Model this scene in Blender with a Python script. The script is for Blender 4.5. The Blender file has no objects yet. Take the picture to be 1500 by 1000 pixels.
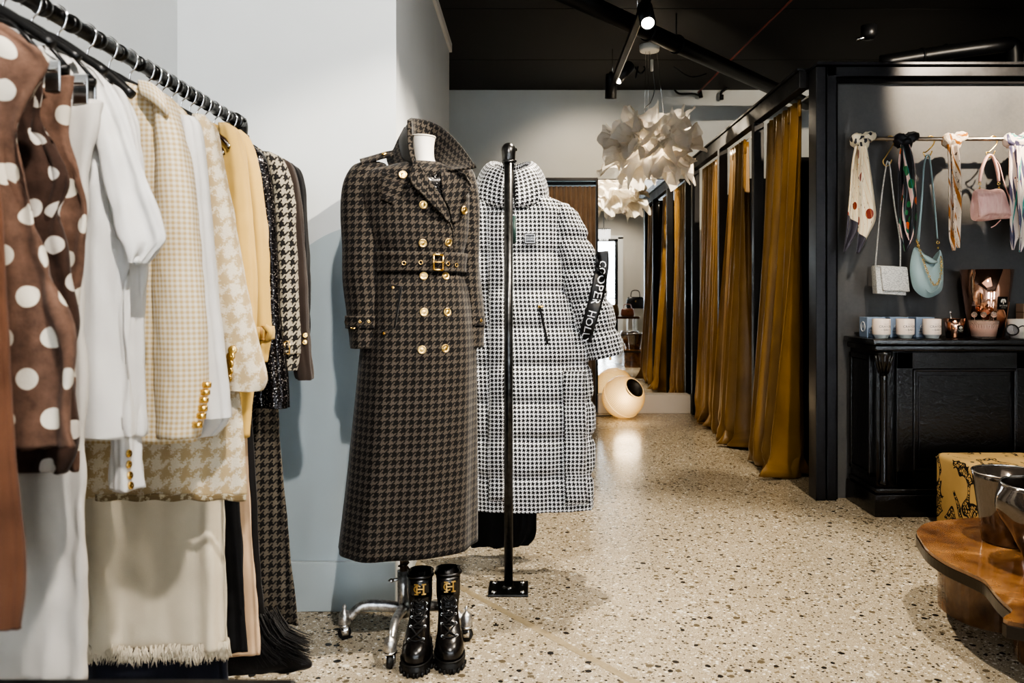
import bpy, bmesh, math, random
from mathutils import Vector, Matrix
from mathutils.bvhtree import BVHTree
from mathutils import noise as mnoise
C = bpy.context.scene.collection
PI = math.pi
F = 1167.0; EX, EY, EH = 775.0, 431.0, 1.15
def P(px, py, Y): return Vector(((px-EX)/F*Y, Y, EH-(py-EY)/F*Y))
def PX(px, Y): return (px-EX)/F*Y
def PZ(py, Y): return EH-(py-EY)/F*Y
rnd = random.Random(7)

# ------------------------------------------------------------- materials
class NT:
    def __init__(s, name):
        s.m = bpy.data.materials.new(name); s.m.use_nodes = True
        s.n = s.m.node_tree.nodes; s.l = s.m.node_tree.links
        s.b = s.n['Principled BSDF']; s.out = s.n['Material Output']
    def new(s, t, **k):
        n = s.n.new(t)
        for a, b in k.items(): setattr(n, a, b)
        return n
    def put(s, sock, v):
        if v is None: return
        if isinstance(v, bpy.types.NodeSocket): s.l.new(v, sock)
        else: sock.default_value = v
    def math(s, op, a, b=None, c=None):
        n = s.new('ShaderNodeMath', operation=op)
        s.put(n.inputs[0], a); s.put(n.inputs[1], b); s.put(n.inputs[2], c)
        return n.outputs[0]
    def mix(s, f, a, b):
        n = s.new('ShaderNodeMix', data_type='RGBA')
        s.put(n.inputs[0], f); s.put(n.inputs[6], col(a)); s.put(n.inputs[7], col(b))
        return n.outputs[2]
    def coord(s, which='UV', scale=None):
        n = s.new('ShaderNodeTexCoord'); o = n.outputs[which]
        if scale:
            mp = s.new('ShaderNodeMapping'); s.l.new(o, mp.inputs[0]); mp.inputs['Scale'].default_value = scale; o = mp.outputs[0]
        return o
    def noise(s, vec, scale, detail=3, rough=.5, out='Fac'):
        n = s.new('ShaderNodeTexNoise'); s.put(n.inputs['Vector'], vec)
        n.inputs['Scale'].default_value = scale; n.inputs['Detail'].default_value = detail; n.inputs['Roughness'].default_value = rough
        return n.outputs[out]
    def vor(s, vec, scale, out='Distance', feature='F1', rand=1):
        n = s.new('ShaderNodeTexVoronoi', feature=feature); s.put(n.inputs['Vector'], vec)
        n.inputs['Scale'].default_value = scale; n.inputs['Randomness'].default_value = rand
        return n.outputs[out] if out else n
    def ramp(s, f, stops, const=False):
        n = s.new('ShaderNodeValToRGB'); s.put(n.inputs[0], f)
        r = n.color_ramp
        if const: r.interpolation = 'CONSTANT'
        while len(r.elements) < len(stops): r.elements.new(.5)
        for e, (p, c) in zip(r.elements, stops): e.position = p; e.color = col(c)
        return n.outputs[0]
    def sep(s, v):
        n = s.new('ShaderNodeSeparateXYZ'); s.l.new(v, n.inputs[0]); return n.outputs
    def comb(s, x, y, z=0.):
        n = s.new('ShaderNodeCombineXYZ'); s.put(n.inputs[0], x); s.put(n.inputs[1], y); s.put(n.inputs[2], z); return n.outputs[0]
    def bump(s, h, strength=.3, dist=.002):
        n = s.new('ShaderNodeBump'); s.put(n.inputs['Height'], h)
        n.inputs['Strength'].default_value = strength; n.inputs['Distance'].default_value = dist
        s.l.new(n.outputs[0], s.b.inputs['Normal'])
    def set(s, **k):
        names = dict(color='Base Color', rough='Roughness', metal='Metallic', spec='Specular IOR Level', sheen='Sheen Weight',
                     coat='Coat Weight', trans='Transmission Weight', ior='IOR', ecol='Emission Color', estr='Emission Strength', alpha='Alpha', coatr='Coat Roughness')
        for a, v in k.items():
            if a in ('color', 'ecol') and not isinstance(v, bpy.types.NodeSocket): v = col(v)
            s.put(s.b.inputs[names[a]], v)
        return s
def lin(c): return c/12.92 if c <= .04045 else ((c+.055)/1.055)**2.4
def col(c):
    if isinstance(c, bpy.types.NodeSocket): return c
    if isinstance(c, str):
        c = c.lstrip('#'); return tuple(lin(int(c[i:i+2], 16)/255) for i in (0, 2, 4))+(1,)
    if isinstance(c, (int, float)): return (c, c, c, 1)
    return tuple(c)+((1,) if len(c) == 3 else ())
def plain(name, c, rough=.5, metal=0, **k):
    t = NT(name); t.set(color=c, rough=rough, metal=metal, **k); return t.m
def fabric(name, c, rough=.85, var=.18, weave=900, bump=.25, wr=0, sheen=.15, **k):
    t = NT(name); g = t.coord('Generated') if False else t.coord('Object')
    uv = t.coord('UV')
    n1 = t.noise(g, 9, 4)
    base = col(c)
    dark = tuple(x*(1-var*1.6) for x in base[:3])+(1,); lt = tuple(min(1, x*(1+var)) for x in base[:3])+(1,)
    cc = t.ramp(n1, [(.3, dark), (.7, lt)])
    t.set(color=cc, rough=rough, sheen=sheen, spec=.2, **k)
    h = t.noise(uv, weave, 2)
    if wr:
        h2 = t.noise(g, 14, 5, .6); h = t.math('ADD', h, t.math('MULTIPLY', h2, wr))
    t.bump(h, bump, .0015 if not wr else .004)
    return t.m
def houndstooth(name, dark, light, period, rough=.85, fuzz=.0, bump=.2, var=.25, lw=4.):
    t = NT(name); uv = t.coord('UV')
    if fuzz:
        nz = t.noise(uv, 260, 2, .6, 'Color')
        vm = t.new('ShaderNodeVectorMath', operation='SUBTRACT'); t.l.new(nz, vm.inputs[0]); vm.inputs[1].default_value = (.5, .5, .5)
        vs = t.new('ShaderNodeVectorMath', operation='SCALE'); t.l.new(vm.outputs[0], vs.inputs[0]); vs.inputs['Scale'].default_value = fuzz
        va = t.new('ShaderNodeVectorMath', operation='ADD'); t.l.new(uv, va.inputs[0]); t.l.new(vs.outputs[0], va.inputs[1]); uv2 = va.outputs[0]
    else: uv2 = uv
    x, y, _ = t.sep(uv2)
    k = 8/period
    fx = t.math('FLOOR', t.math('MULTIPLY', x, k)); fy = t.math('FLOOR', t.math('MULTIPLY', y, k))
    A = t.math('LESS_THAN', t.math('FLOORED_MODULO', t.math('MULTIPLY', x, k), 8.), lw)
    B = t.math('LESS_THAN', t.math('FLOORED_MODULO', t.math('MULTIPLY', y, k), 8.), lw)
    T = t.math('LESS_THAN', t.math('FLOORED_MODULO', t.math('ADD', fx, fy), 4.), 2.)
    m = t.math('ADD', t.math('MULTIPLY', T, A), t.math('MULTIPLY', t.math('SUBTRACT', 1., T), B))
    n1 = t.noise(uv, 400, 2)
    L = col(light)
    lc = t.ramp(n1, [(.3, tuple(v*(1-var) for v in L[:3])), (.7, tuple(min(1, v*(1+var)) for v in L[:3]))])
    t.set(color=t.mix(m, lc, dark), rough=rough, spec=.2, sheen=.1)
    t.bump(n1, bump, .0015)
    return t.m
def polka(name, base, dot, cell, r, rough=.85):
    t = NT(name); uv = t.coord('UV'); x, y, _ = t.sep(uv)
    v = t.math('DIVIDE', y, cell); row = t.math('FLOOR', v)
    u = t.math('ADD', t.math('DIVIDE', x, cell*1.15), t.math('MULTIPLY', t.math('FLOORED_MODULO', row, 2.), .5))
    du = t.math('MULTIPLY', t.math('SUBTRACT', t.math('FRACT', u), .5), 1.15); dv = t.math('SUBTRACT', t.math('FRACT', v), .5)
    d = t.math('SQRT', t.math('ADD', t.math('MULTIPLY', du, du), t.math('MULTIPLY', dv, dv)))
    m = t.math('LESS_THAN', d, r/cell)
    n = t.noise(t.coord('Object'), 30, 5, .65)
    b = col(base)
    bc = t.ramp(n, [(.3, tuple(q*.6 for q in b[:3])), (.7, tuple(q*1.35 for q in b[:3]))])
    t.set(color=t.mix(m, bc, dot), rough=rough, spec=.2, sheen=.1)
    t.bump(t.noise(t.coord('Object'), 25, 5, .6), .5, .006)
    return t.m
def gingham(name, a, b, cell):
    t = NT(name); uv = t.coord('UV'); x, y, _ = t.sep(uv)
    A = t.math('FLOORED_MODULO', t.math('FLOOR', t.math('DIVIDE', x, cell)), 2.)
    B = t.math('FLOORED_MODULO', t.math('FLOOR', t.math('DIVIDE', y, cell)), 2.)
    t.set(color=t.mix(t.math('MULTIPLY', t.math('ADD', A, B), .5), a, b), rough=.9, spec=.2, sheen=.1)
    t.bump(t.noise(uv, 500, 2), .3, .002)
    return t.m
def patches(name, cols, scale, edge=None, rough=.45, stretch=(1, 1, 1)):
    """printed silk: cells of colour, and a border colour at the lower end"""
    t = NT(name); uv = t.coord('UV', stretch)
    nz = t.noise(uv, 20, 2, .5, 'Color')
    vm = t.new('ShaderNodeVectorMath', operation='MULTIPLY_ADD'); t.l.new(nz, vm.inputs[0]); vm.inputs[1].default_value = (.03, .03, 0); t.l.new(uv, vm.inputs[2])
    v = t.vor(vm.outputs[0], scale, None)
    x, _, _ = t.sep(v.outputs['Color'])
    n = len(cols)
    c = t.ramp(x, [(i/n, q) for i, q in enumerate(cols)], True)
    if edge:
        _, y, _ = t.sep(t.coord('UV'))
        c = t.mix(t.math('GREATER_THAN', y, edge[0]), c, edge[1])
    t.set(color=c, rough=rough, sheen=.2)
    return t.m

M = {}
def mk():
    M['wall'] = wall_mat('painted_wall', '#c9cdce'); M['wall_warm'] = wall_mat('painted_wall_far', '#bfc4c4')
    M['white'] = plain('white_paint', '#d9d8d3', .5)
    M['ceiling'] = plain('black_ceiling_board', (.014, .012, .011), .6)
    M['blackmetal'] = plain('black_metal', (.012, .013, .015), .38, .5)
    M['chrome'] = plain('polished_steel', (.75, .75, .75), .18, 1)
    M['cast'] = cast_mat()
    M['gold'] = plain('gold_metal', (.78, .54, .20), .27, 1)
    M['brass'] = plain('brass', (.62, .43, .17), .30, 1)
    M['pipe'] = pipe_mat()
    M['blackplastic'] = plain('black_hanger', (.012, .012, .012), .35)
    M['blackcloth'] = fabric('black_cloth', (.006, .006, .007), bump=.2)
    M['trench'] = houndstooth('brown_houndstooth_wool', (.004, .0035, .0038), '#453f38', .0245, fuzz=.0022, lw=4.6)
    M['trench2'] = houndstooth('undercollar_fine_weave', (.006, .006, .006), '#3c3b36', .006)
    M['puffer'] = houndstooth('black_white_houndstooth', (.003, .003, .004), '#d0d2d5', .0168, lw=4.8, rough=.5, bump=.08, var=.06)
    M['leather'] = leather_mat()
    M['rubber'] = plain('black_rubber', (.008, .008, .008), .5)
def wall_mat(name, c):
    t = NT(name); g = t.coord('Object'); b = col(c)
    n = t.noise(g, 1.3, 4, .55)
    t.set(color=t.ramp(n, [(.3, tuple(x*.9 for x in b[:3])), (.7, b)]), rough=.55, spec=.3)
    t.bump(t.noise(g, 60, 3), .06, .002); return t.m
def pipe_mat():
    t = NT('gunmetal_pipe'); n = t.noise(t.coord('Object'), 40, 4, .6)
    t.set(color=t.ramp(n, [(.3, (.025, .025, .025)), (.7, (.075, .075, .075))]), metal=.9, rough=.28); return t.m
def cast_mat():
    t = NT('worn_cast_steel'); n = t.noise(t.coord('Object'), 60, 4, .7)
    t.set(color=t.ramp(n, [(.3, (.25, .24, .23)), (.65, (.75, .74, .72))]), metal=.9, rough=.35); return t.m
def leather_mat():
    t = NT('black_leather'); g = t.coord('Object'); n = t.noise(g, 45, 5, .6)
    t.set(color=(.006, .005, .005), rough=.26, spec=.6); t.bump(n, .25, .003); return t.m

# ------------------------------------------------------------- object plumbing
W = {}
def uvlay(bm): return bm.loops.layers.uv.verify()
def obj(name, bm, mat, parent=None, smooth=True, solid=0, bevel=0, sub=0, recalc=True, keep=False):
    if recalc: bmesh.ops.recalc_face_normals(bm, faces=bm.faces)
    if parent is not None: o0 = W[parent.name]
    else:
        xs = [v.co.x for v in bm.verts]; ys = [v.co.y for v in bm.verts]; zs = [v.co.z for v in bm.verts]
        o0 = Vector(((min(xs)+max(xs))/2, (min(ys)+max(ys))/2, min(zs)))
    bmesh.ops.translate(bm, verts=bm.verts, vec=-o0)
    me = bpy.data.meshes.new(name); bm.to_mesh(me)
    if not keep: bm.free()
    if smooth:
        for p in me.polygons: p.use_smooth = True
    if mat: me.materials.append(mat)
    o = bpy.data.objects.new(name, me); C.objects.link(o)
    if parent is not None: o.parent = parent; W[o.name] = o0.copy()
    else: o.location = o0; W[o.name] = o0.copy()
    if solid:
        md = o.modifiers.new('s', 'SOLIDIFY'); md.thickness = solid; md.offset = 0
    if bevel:
        md = o.modifiers.new('b', 'BEVEL'); md.width = bevel; md.segments = 2; md.limit_method = 'ANGLE'; md.angle_limit = .6
    if sub:
        md = o.modifiers.new('u', 'SUBSURF'); md.levels = sub; md.render_levels = sub
    return o
def tag(o, label, cat, group=None, kind=None):
    o['label'] = label; o['category'] = cat
    if group: o['group'] = group
    if kind: o['kind'] = kind
    return o
def thing(name, label, cat, loc, group=None):
    o = bpy.data.objects.new(name, None); C.objects.link(o); o.empty_display_size = .05
    o.location = Vector(loc); W[o.name] = Vector(loc)
    return tag(o, label, cat, group)
def struct(name, bm, mat, label, cat, **k):
    o = obj(name, bm, mat, **k); tag(o, label, cat, kind='structure'); return o
def copytree(root, loc, label=None, group=None):
    r = root.copy(); C.objects.link(r); r.location = loc
    if label: r['label'] = label
    if group: r['group'] = group
    for ch in list(root.children):
        c = ch.copy(); C.objects.link(c); c.parent = r
        for g in list(ch.children):
            d = g.copy(); C.objects.link(d); d.parent = c
    return r
def B(): 
    bm = bmesh.new(); uvlay(bm); return bm

# ------------------------------------------------------------- shapes
def box(bm, x0, x1, y0, y1, z0, z1):
    v = [bm.verts.new((x, y, z)) for z in (z0, z1) for y in (y0, y1) for x in (x0, x1)]
    uv = uvlay(bm)
    for f in ((0, 2, 3, 1), (4, 5, 7, 6), (0, 1, 5, 4), (2, 6, 7, 3), (0, 4, 6, 2), (1, 3, 7, 5)):
        fc = bm.faces.new([v[i] for i in f])
        n = fc.normal if fc.normal.length else None
        fc.normal_update(); n = fc.normal
        for l in fc.loops:
            c = l.vert.co
            l[uv].uv = (c.y, c.z) if abs(n.x) > .5 else ((c.x, c.z) if abs(n.y) > .5 else (c.x, c.y))
    return v
def rbox(bm, x0, x1, y0, y1, z0, z1, r=.01, seg=3):
    b2 = B(); box(b2, x0, x1, y0, y1, z0, z1)
    bmesh.ops.bevel(b2, geom=list(b2.edges)+list(b2.verts), offset=r, segments=seg, profile=.5, affect='EDGES')
    me = bpy.data.meshes.new('t'); b2.to_mesh(me); b2.free(); bm.from_mesh(me); bpy.data.meshes.remove(me)
def cat(vals, t):
    """Catmull-Rom through a list of tuples, t in 0..1"""
    n = len(vals)-1; f = t*n; i = min(int(f), n-1); u = f-i
    p0 = vals[max(i-1, 0)]; p1 = vals[i]; p2 = vals[i+1]; p3 = vals[min(i+2, n)]
    return tuple(.5*((2*b)+(-a+c)*u+(2*a-5*b+4*c-d)*u*u+(-a+3*b-3*c+d)*u**3) for a, b, c, d in zip(p0, p1, p2, p3))
def gridmesh(bm, rows, closed=False, capb=False, capt=False, uvu=None, vv=None):
    """rows of points; uv by arc length in metres. closed wraps each row."""
    uv = uvlay(bm); R = len(rows); n = len(rows[0])
    V = [[bm.verts.new(p) for p in r] for r in rows]
    if uvu is None:
        uvu = []
        for r in rows:
            a = [0]
            for j in range(1, n+(1 if closed else 0)): a.append(a[-1]+(Vector(r[j % n])-Vector(r[j-1])).length)
            mid = a[len(a)//2]
            uvu.append([x-mid for x in a])
    if vv is None:
        vv = [0]
        for i in range(1, R):
            vv.append(vv[-1]+sum((Vector(rows[i][j])-Vector(rows[i-1][j])).length for j in range(0, n, max(1, n//8)))/len(range(0, n, max(1, n//8))))
    m = n if closed else n-1
    for i in range(R-1):
        for j in range(m):
            k = (j+1) % n
            try: f = bm.faces.new((V[i][j], V[i][k], V[i+1][k], V[i+1][j]))
            except ValueError: continue
            for l, (a, b) in zip(f.loops, ((i, j), (i, j+1), (i+1, j+1), (i+1, j))):
                l[uv].uv = (uvu[a][b], vv[a])
    if capt: bm.faces.new(V[0])
    if capb: bm.faces.new(V[-1])
    return V
def loft(bm, keys, n=40, m=24, rot=0, p=2., fold=None, caps=(True, True), seam=PI/2):
    """keys (z,cx,cy,a,b), top to bottom; theta starts at the back so that u=0 is the front"""
    rows = []
    cr, sr = math.cos(rot), math.sin(rot)
    for i in range(m):
        t = i/(m-1); z, cx, cy, a, b = cat(keys, t); a = max(a, .001); b = max(b, .001)
        r = []
        for j in range(n):
            th = seam+2*PI*j/n
            c, s = math.cos(th), math.sin(th)
            x = a*math.copysign(abs(c)**(2/p), c); y = b*math.copysign(abs(s)**(2/p), s)
            if fold:
                q = fold(t, th); L = math.hypot(x, y)+1e-6
                nx, ny = c/a, s/b; nl = math.hypot(nx, ny); x += q*nx/nl; y += q*ny/nl
            r.append(Vector((cx+x*cr-y*sr, cy+x*sr+y*cr, z)))
        rows.append(r)
    vv = [-r[0].z for r in rows]
    gridmesh(bm, rows, True, caps[1], caps[0], vv=vv)
    return rows
def tube(bm, pts, rad, n=10, flat=1., up=None, caps=True, sub=1):
    pts = [Vector(p) for p in pts]
    if sub > 1:
        k = (len(pts)-1)*sub
        tp = [tuple(p) for p in pts]
        rr = [(r,) for r in rad] if isinstance(rad, (list, tuple)) else None
        pts = [Vector(cat(tp, i/k)) for i in range(k+1)]
        if rr: rad = [cat(rr, i/k)[0] for i in range(k+1)]
    if not isinstance(rad, (list, tuple)): rad = [rad]*len(pts)
    rows = []; pv = None
    for i, p in enumerate(pts):
        d = (pts[min(i+1, len(pts)-1)]-pts[max(i-1, 0)]).normalized()
        if pv is None:
            a = Vector(up) if up else (Vector((0, 0, 1)) if abs(d.z) < .9 else Vector((1, 0, 0)))
        else: a = pv
        s = (a-d*a.dot(d))
        if s.length < 1e-5: s = d.orthogonal()
        s.normalize(); pv = s; q = d.cross(s)
        rows.append([p+(s*math.cos(2*PI*j/n)*flat+q*math.sin(2*PI*j/n))*rad[i] for j in range(n)])
    gridmesh(bm, rows, True, caps, caps)
    return rows
def lathe(bm, prof, c=(0, 0, 0), n=32, axis=None, capb=True, capt=True):
    c = Vector(c); rows = []
    M3 = Matrix.Identity(3)
    if axis is not None: M3 = Vector((0, 0, 1)).rotation_difference(Vector(axis)).to_matrix()
    for r, z in prof:
        rows.append([c+M3 @ Vector((max(r, 1e-4)*math.cos(2*PI*j/n+PI/2), max(r, 1e-4)*math.sin(2*PI*j/n+PI/2), z)) for j in range(n)])
    gridmesh(bm, rows, True, capt, capb)
def rectframe(bm, pts, r):
    for a, b in zip(pts, pts[1:]+pts[:1]): tube(bm, [a, b], r, 8)
def torus(bm, c, R, r, axis=(0, 0, 1), n=20, k=6, sx=1., sy=1.):
    c = Vector(c); M3 = Vector((0, 0, 1)).rotation_difference(Vector(axis)).to_matrix()
    rows = []
    for i in range(n):
        a = 2*PI*i/n; d = Vector((math.cos(a)*sx, math.sin(a)*sy, 0)); dn = Vector((math.cos(a), math.sin(a), 0))
        rows.append([c+M3 @ (d*R+dn*math.cos(2*PI*j/k)*r+Vector((0, 0, 1))*math.sin(2*PI*j/k)*r) for j in range(k)])
    V = [[bm.verts.new(p) for p in r] for r in rows]
    for i in range(n):
        for j in range(k): bm.faces.new((V[i][j], V[(i+1) % n][j], V[(i+1) % n][(j+1) % k], V[i][(j+1) % k]))
def prism(bm, pts, z0, z1):
    """pts (x,y) outline"""
    a = [bm.verts.new((x, y, z0)) for x, y in pts]; b = [bm.verts.new((x, y, z1)) for x, y in pts]
    n = len(pts); uv = uvlay(bm)
    fs = [bm.faces.new(a[::-1]), bm.faces.new(b)]
    for i in range(n): fs.append(bm.faces.new((a[i], a[(i+1) % n], b[(i+1) % n], b[i])))
    for f in fs:
        for l in f.loops: l[uv].uv = (l.vert.co.x, l.vert.co.y)
def smoothpoly(pts, k=6):
    out = []; n = len(pts)
    for i in range(n):
        q = [pts[(i-1) % n], pts[i], pts[(i+1) % n], pts[(i+2) % n]]
        for j in range(k):
            u = j/k
            out.append(tuple(.5*((2*b)+(-a+c)*u+(2*a-5*b+4*c-d)*u*u+(-a+3*b-3*c+d)*u**3) for a, b, c, d in zip(*q)))
    return out
# ---- details laid on a surface: the point of the surface where the photo shows them
def bvh(*bms):
    vs = []; fs = []
    for bm in bms:
        o = len(vs); bm.verts.ensure_lookup_table(); bm.verts.index_update()
        vs += [v.co.copy() for v in bm.verts]; fs += [[v.index+o for v in f.verts] for f in bm.faces]
    return BVHTree.FromPolygons(vs, fs)
EYE = Vector((0, 0, EH))
def hit(bv, px, py, Yd=None):
    d = Vector(((px-EX)/F, 1, -(py-EY)/F)).normalized()
    h = bv.ray_cast(EYE, d)
    if h[0] is None:
        return (P(px, py, Yd) if Yd else None), Vector((0, -1, 0))
    n = h[1]
    if n.dot(d) > 0: n = -n
    return h[0], n
def button(bm, bv, px, py, r, Yd, h=.004):
    p, n = hit(bv, px, py, Yd)
    lathe(bm, [(.001, h), (r*.35, h), (r*.55, h*.75), (r*.8, h*1.05), (r, h*.6), (r, 0), (.001, 0)], p, 16, n, capb=False, capt=False)
def drape(bm, bv, quad, nu, nv, off, Yd):
    """quad corners (px,py) tl,tr,br,bl laid on the surface"""
    (a, b, c, d) = quad; rows = []
    for i in range(nv):
        v = i/(nv-1); r = []
        for j in range(nu):
            u = j/(nu-1)
            x = (a[0]*(1-u)+b[0]*u)*(1-v)+(d[0]*(1-u)+c[0]*u)*v; y = (a[1]*(1-u)+b[1]*u)*(1-v)+(d[1]*(1-u)+c[1]*u)*v
            p, n = hit(bv, x, y, Yd); r.append(p+n*off)
        rows.append(r)
    gridmesh(bm, rows)
def wrinkle(bm, amp, f=9., zf=.45, ridge=True):
    bm.normal_update()
    for v in bm.verts:
        p = Vector((v.co.x*f, v.co.y*f, v.co.z*f*zf))
        a = mnoise.noise(p); b = mnoise.noise(p*2.3+Vector((7, 3, 1)))
        h = a*.6+(.5-abs(b)*1.6)*.5
        v.co += v.normal*amp*h
def textmesh(s, size=1.):
    cu = bpy.data.curves.new('t', 'FONT'); cu.body = s; cu.size = size; cu.align_x = 'CENTER'; cu.align_y = 'CENTER'
    cu.resolution_u = 2
    ob = bpy.data.objects.new('t', cu); C.objects.link(ob)
    dg = bpy.context.evaluated_depsgraph_get(); me = bpy.data.meshes.new_from_object(ob.evaluated_get(dg))
    bpy.data.objects.remove(ob); bpy.data.curves.remove(cu)
    return me
def textflat(bm, s, size, origin, xd, yd):
    me = textmesh(s, size); b2 = bmesh.new(); b2.from_mesh(me); bpy.data.meshes.remove(me)
    xd = Vector(xd).normalized(); yd = Vector(yd).normalized(); origin = Vector(origin)
    for v in b2.verts: v.co = origin+xd*v.co.x+yd*v.co.y
    m2 = bpy.data.meshes.new('t'); b2.to_mesh(m2); b2.free(); bm.from_mesh(m2); bpy.data.meshes.remove(m2)
# ============================================================= ROOM
mk()
def terrazzo():
    t = NT('polished_terrazzo'); g = t.coord('Object')
    big = t.noise(g, 1.1, 4, .6); fine = t.noise(g, 40, 3, .6)
    base = t.ramp(big, [(.3, '#8f8471'), (.7, '#a89c87')])
    base = t.mix(t.math('MULTIPLY', fine, .35), base, '#c0b7a4')
    def chips(base, scale, frac, rmin, rmax, cols, sd):
        mp = t.new('ShaderNodeMapping'); t.l.new(g, mp.inputs[0]); mp.inputs['Location'].default_value = (sd, sd*1.7, 0); mp.inputs['Scale'].default_value = (1, 1, .01)
        nz = t.noise(mp.outputs[0], scale*.8, 2, .5, 'Color')
        vm = t.new('ShaderNodeVectorMath', operation='MULTIPLY_ADD'); t.l.new(nz, vm.inputs[0]); vm.inputs[1].default_value = (.45/scale,)*3; t.l.new(mp.outputs[0], vm.inputs[2])
        v = t.vor(vm.outputs[0], scale, None)
        x, y, z = t.sep(v.outputs['Color'])
        rad = t.math('ADD', t.math('MULTIPLY', y, rmax-rmin), rmin)
        m = t.math('MULTIPLY', t.math('LESS_THAN', v.outputs['Distance'], rad), t.math('LESS_THAN', x, t.math('MULTIPLY', t.math('ADD', big, .5), frac)))
        return t.mix(m, base, t.ramp(z, [(i/len(cols), c) for i, c in enumerate(cols)], True))
    base = chips(base, 190, .85, .18, .46, ['#4a443c', '#7b7263', '#d9d3c6', '#8a7f6d', '#5d5549', '#e2ddd2'], 3)
    base = chips(base, 75, .66, .18, .48, ['#2c2a28', '#6f6553', '#d6d0c2', '#4b463f', '#8d8069', '#3a352f'], 9)
    base = chips(base, 33, .36, .14, .40, ['#242322', '#5d5546', '#cfc9ba', '#37332f', '#75694f'], 5)
    ro = t.ramp(t.noise(g, 2.2, 4, .6), [(.3, .16), (.75, .30)])
    t.set(color=base, rough=ro, spec=.5); return t.m
bm = B(); box(bm, -1.6, 4.4, -3.5, 8.3, -.1, 0)
struct('floor', bm, terrazzo(), 'speckled polished terrazzo floor of the shop', 'floor', smooth=False)
bm = B()
ys = [-3.4, -1.0, .5, 1.96, 3.16, 4.37, 5.58, 6.80, 7.9]
for a, b in zip(ys, ys[1:]): box(bm, -1.5, 4.2, a+.006, b-.006, 3.15, 3.18)
box(bm, -1.5, 4.2, -3.4, 8.0, 3.19, 3.25)
struct('ceiling', bm, M['ceiling'], 'matt black boarded ceiling', 'ceiling', smooth=False)
bm = B(); box(bm, -1.38, -1.28, -3.4, 2.9, 0, 3.15)
struct('wall_left', bm, M['wall'], 'pale grey wall behind the left clothes rail', 'wall', smooth=False)
bm = B(); box(bm, -1.38, -.484, 2.9, 4.83, 0, 2.62)
struct('wall_middle', bm, M['wall'], 'pale grey boxed wall block behind the dress form', 'wall', smooth=False)
bm = B(); box(bm, -1.40, -.468, 2.884, 4.846, 2.62, 2.675)
struct('trim_1', bm, M['white'], 'pale capping board along the top of the wall block', 'trim', smooth=False, bevel=.004)
bm = B(); box(bm, -1.28, -.484, 2.886, 2.9, 0, .18)
struct('baseboard_middle', bm, wall_mat('skirting_paint', '#b2bcbf'), 'tall pale grey skirting at the foot of the wall block', 'skirting', smooth=False, bevel=.003)
# painted arch
bm = B(); cx, cz, r = -.571, 1.028, .377
pts = [(-.486, .182)]
for i in range(41):
    a = math.acos(max(-1, min(1, (-.486-cx)/r)))+(PI-math.acos((-.486-cx)/r))*i/40
    pts.append((cx+r*math.cos(a), cz+r*math.sin(a)))
pts += [(cx-r, .182)]
f = [bm.verts.new((x, 2.898, z)) for x, z in pts]; bm.faces.new(f)
struct('trim_2', bm, wall_mat('painted_arch', '#acb8bd'), 'blue grey arch painted on the wall block', 'painted arch', smooth=False)
bm = B(); box(bm, -1.38, -1.28, 4.83, 7.8, 0, 3.15)
struct('wall_rear_left', bm, M['wall_warm'], 'pale wall behind the wall block', 'wall', smooth=False)
bm = B()
box(bm, -1.38, 4.2, 7.8, 7.9, 2.28, 3.15); box(bm, -1.38, -.62, 7.8, 7.9, 0, 2.28); box(bm, .667, 4.2, 7.8, 7.9, 0, 2.28)
box(bm, -.7, .7, 8.05, 8.1, 0, 2.4)
struct('wall_far', bm, M['wall_warm'], 'pale grey far wall under the black ceiling', 'wall', smooth=False)
bm = B(); box(bm, -.62, .655, 7.785, 7.82, 2.262, 2.29); box(bm, .655, .672, 7.78, 7.84, 0, 2.29)
struct('trim_3', bm, M['blackmetal'], 'thin black frame around the taupe curtain recess', 'trim', smooth=False)
bm = B(); box(bm, .075, .128, 7.79, 7.83, 0, 2.26)
struct('trim_4', bm, plain('tan_wood', '#8d7350', .5), 'narrow tan post beside the taupe curtain', 'trim', smooth=False)
bm = B(); box(bm, .667, 1.56, 7.69, 7.8, 0, .178)
struct('trim_5', bm, plain('white_plinth', '#cdc6bd', .5), 'low white plinth under the tall mirror', 'plinth', smooth=False, bevel=.004)
bm = B(); box(bm, 4.1, 4.2, -3.4, 7.9, 0, 3.15)
struct('wall_right', bm, wall_mat('grey_wall', '#aaa7a1'), 'grey wall above and behind the fitting rooms', 'wall', smooth=False)
bm = B()
for (a, b, c, d) in ((-1.38, -1.1, 0, 3.15), (.6, 1.2, 0, 3.15), (2.1, 2.9, 0, 3.15), (3.7, 4.2, 0, 3.15), (-1.1, .6, 2.7, 3.15), (1.2, 2.1, 2.46, 3.15), (2.9, 3.7, 2.7, 3.15), (-1.1, .6, 0, .4), (2.9, 3.7, 0, .4)):
    box(bm, a, b, -3.4, -3.3, c, d)
struct('wall_behind', bm, wall_mat('grey_wall_front', '#c4beb3'), 'grey street wall seen in the tall mirror', 'wall', smooth=False)
glass = NT('clear_glass'); glass.set(color=(1, 1, 1), rough=0, trans=1, ior=1.05); glass = glass.m
for i, (a, b, c, d) in enumerate(((-1.1, .6, .4, 2.7), (2.9, 3.7, .4, 2.7))):
    bm = B(); box(bm, a, b, -3.35, -3.344, c, d)
    w = struct('window_%d' % (i+1), bm, glass, 'shop window pane in the street wall', 'window', smooth=False)
    bm = B()
    for q in ((a, a+.05, c, d), (b-.05, b, c, d), (a, b, c, c+.05), (a, b, d-.05, d)): box(bm, q[0], q[1], -3.38, -3.31, q[2], q[3])
    obj('window_frame', bm, M['blackmetal'], w, smooth=False)
bm = B(); box(bm, 1.2, 2.04, -3.35, -3.344, .0, 2.40)
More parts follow.
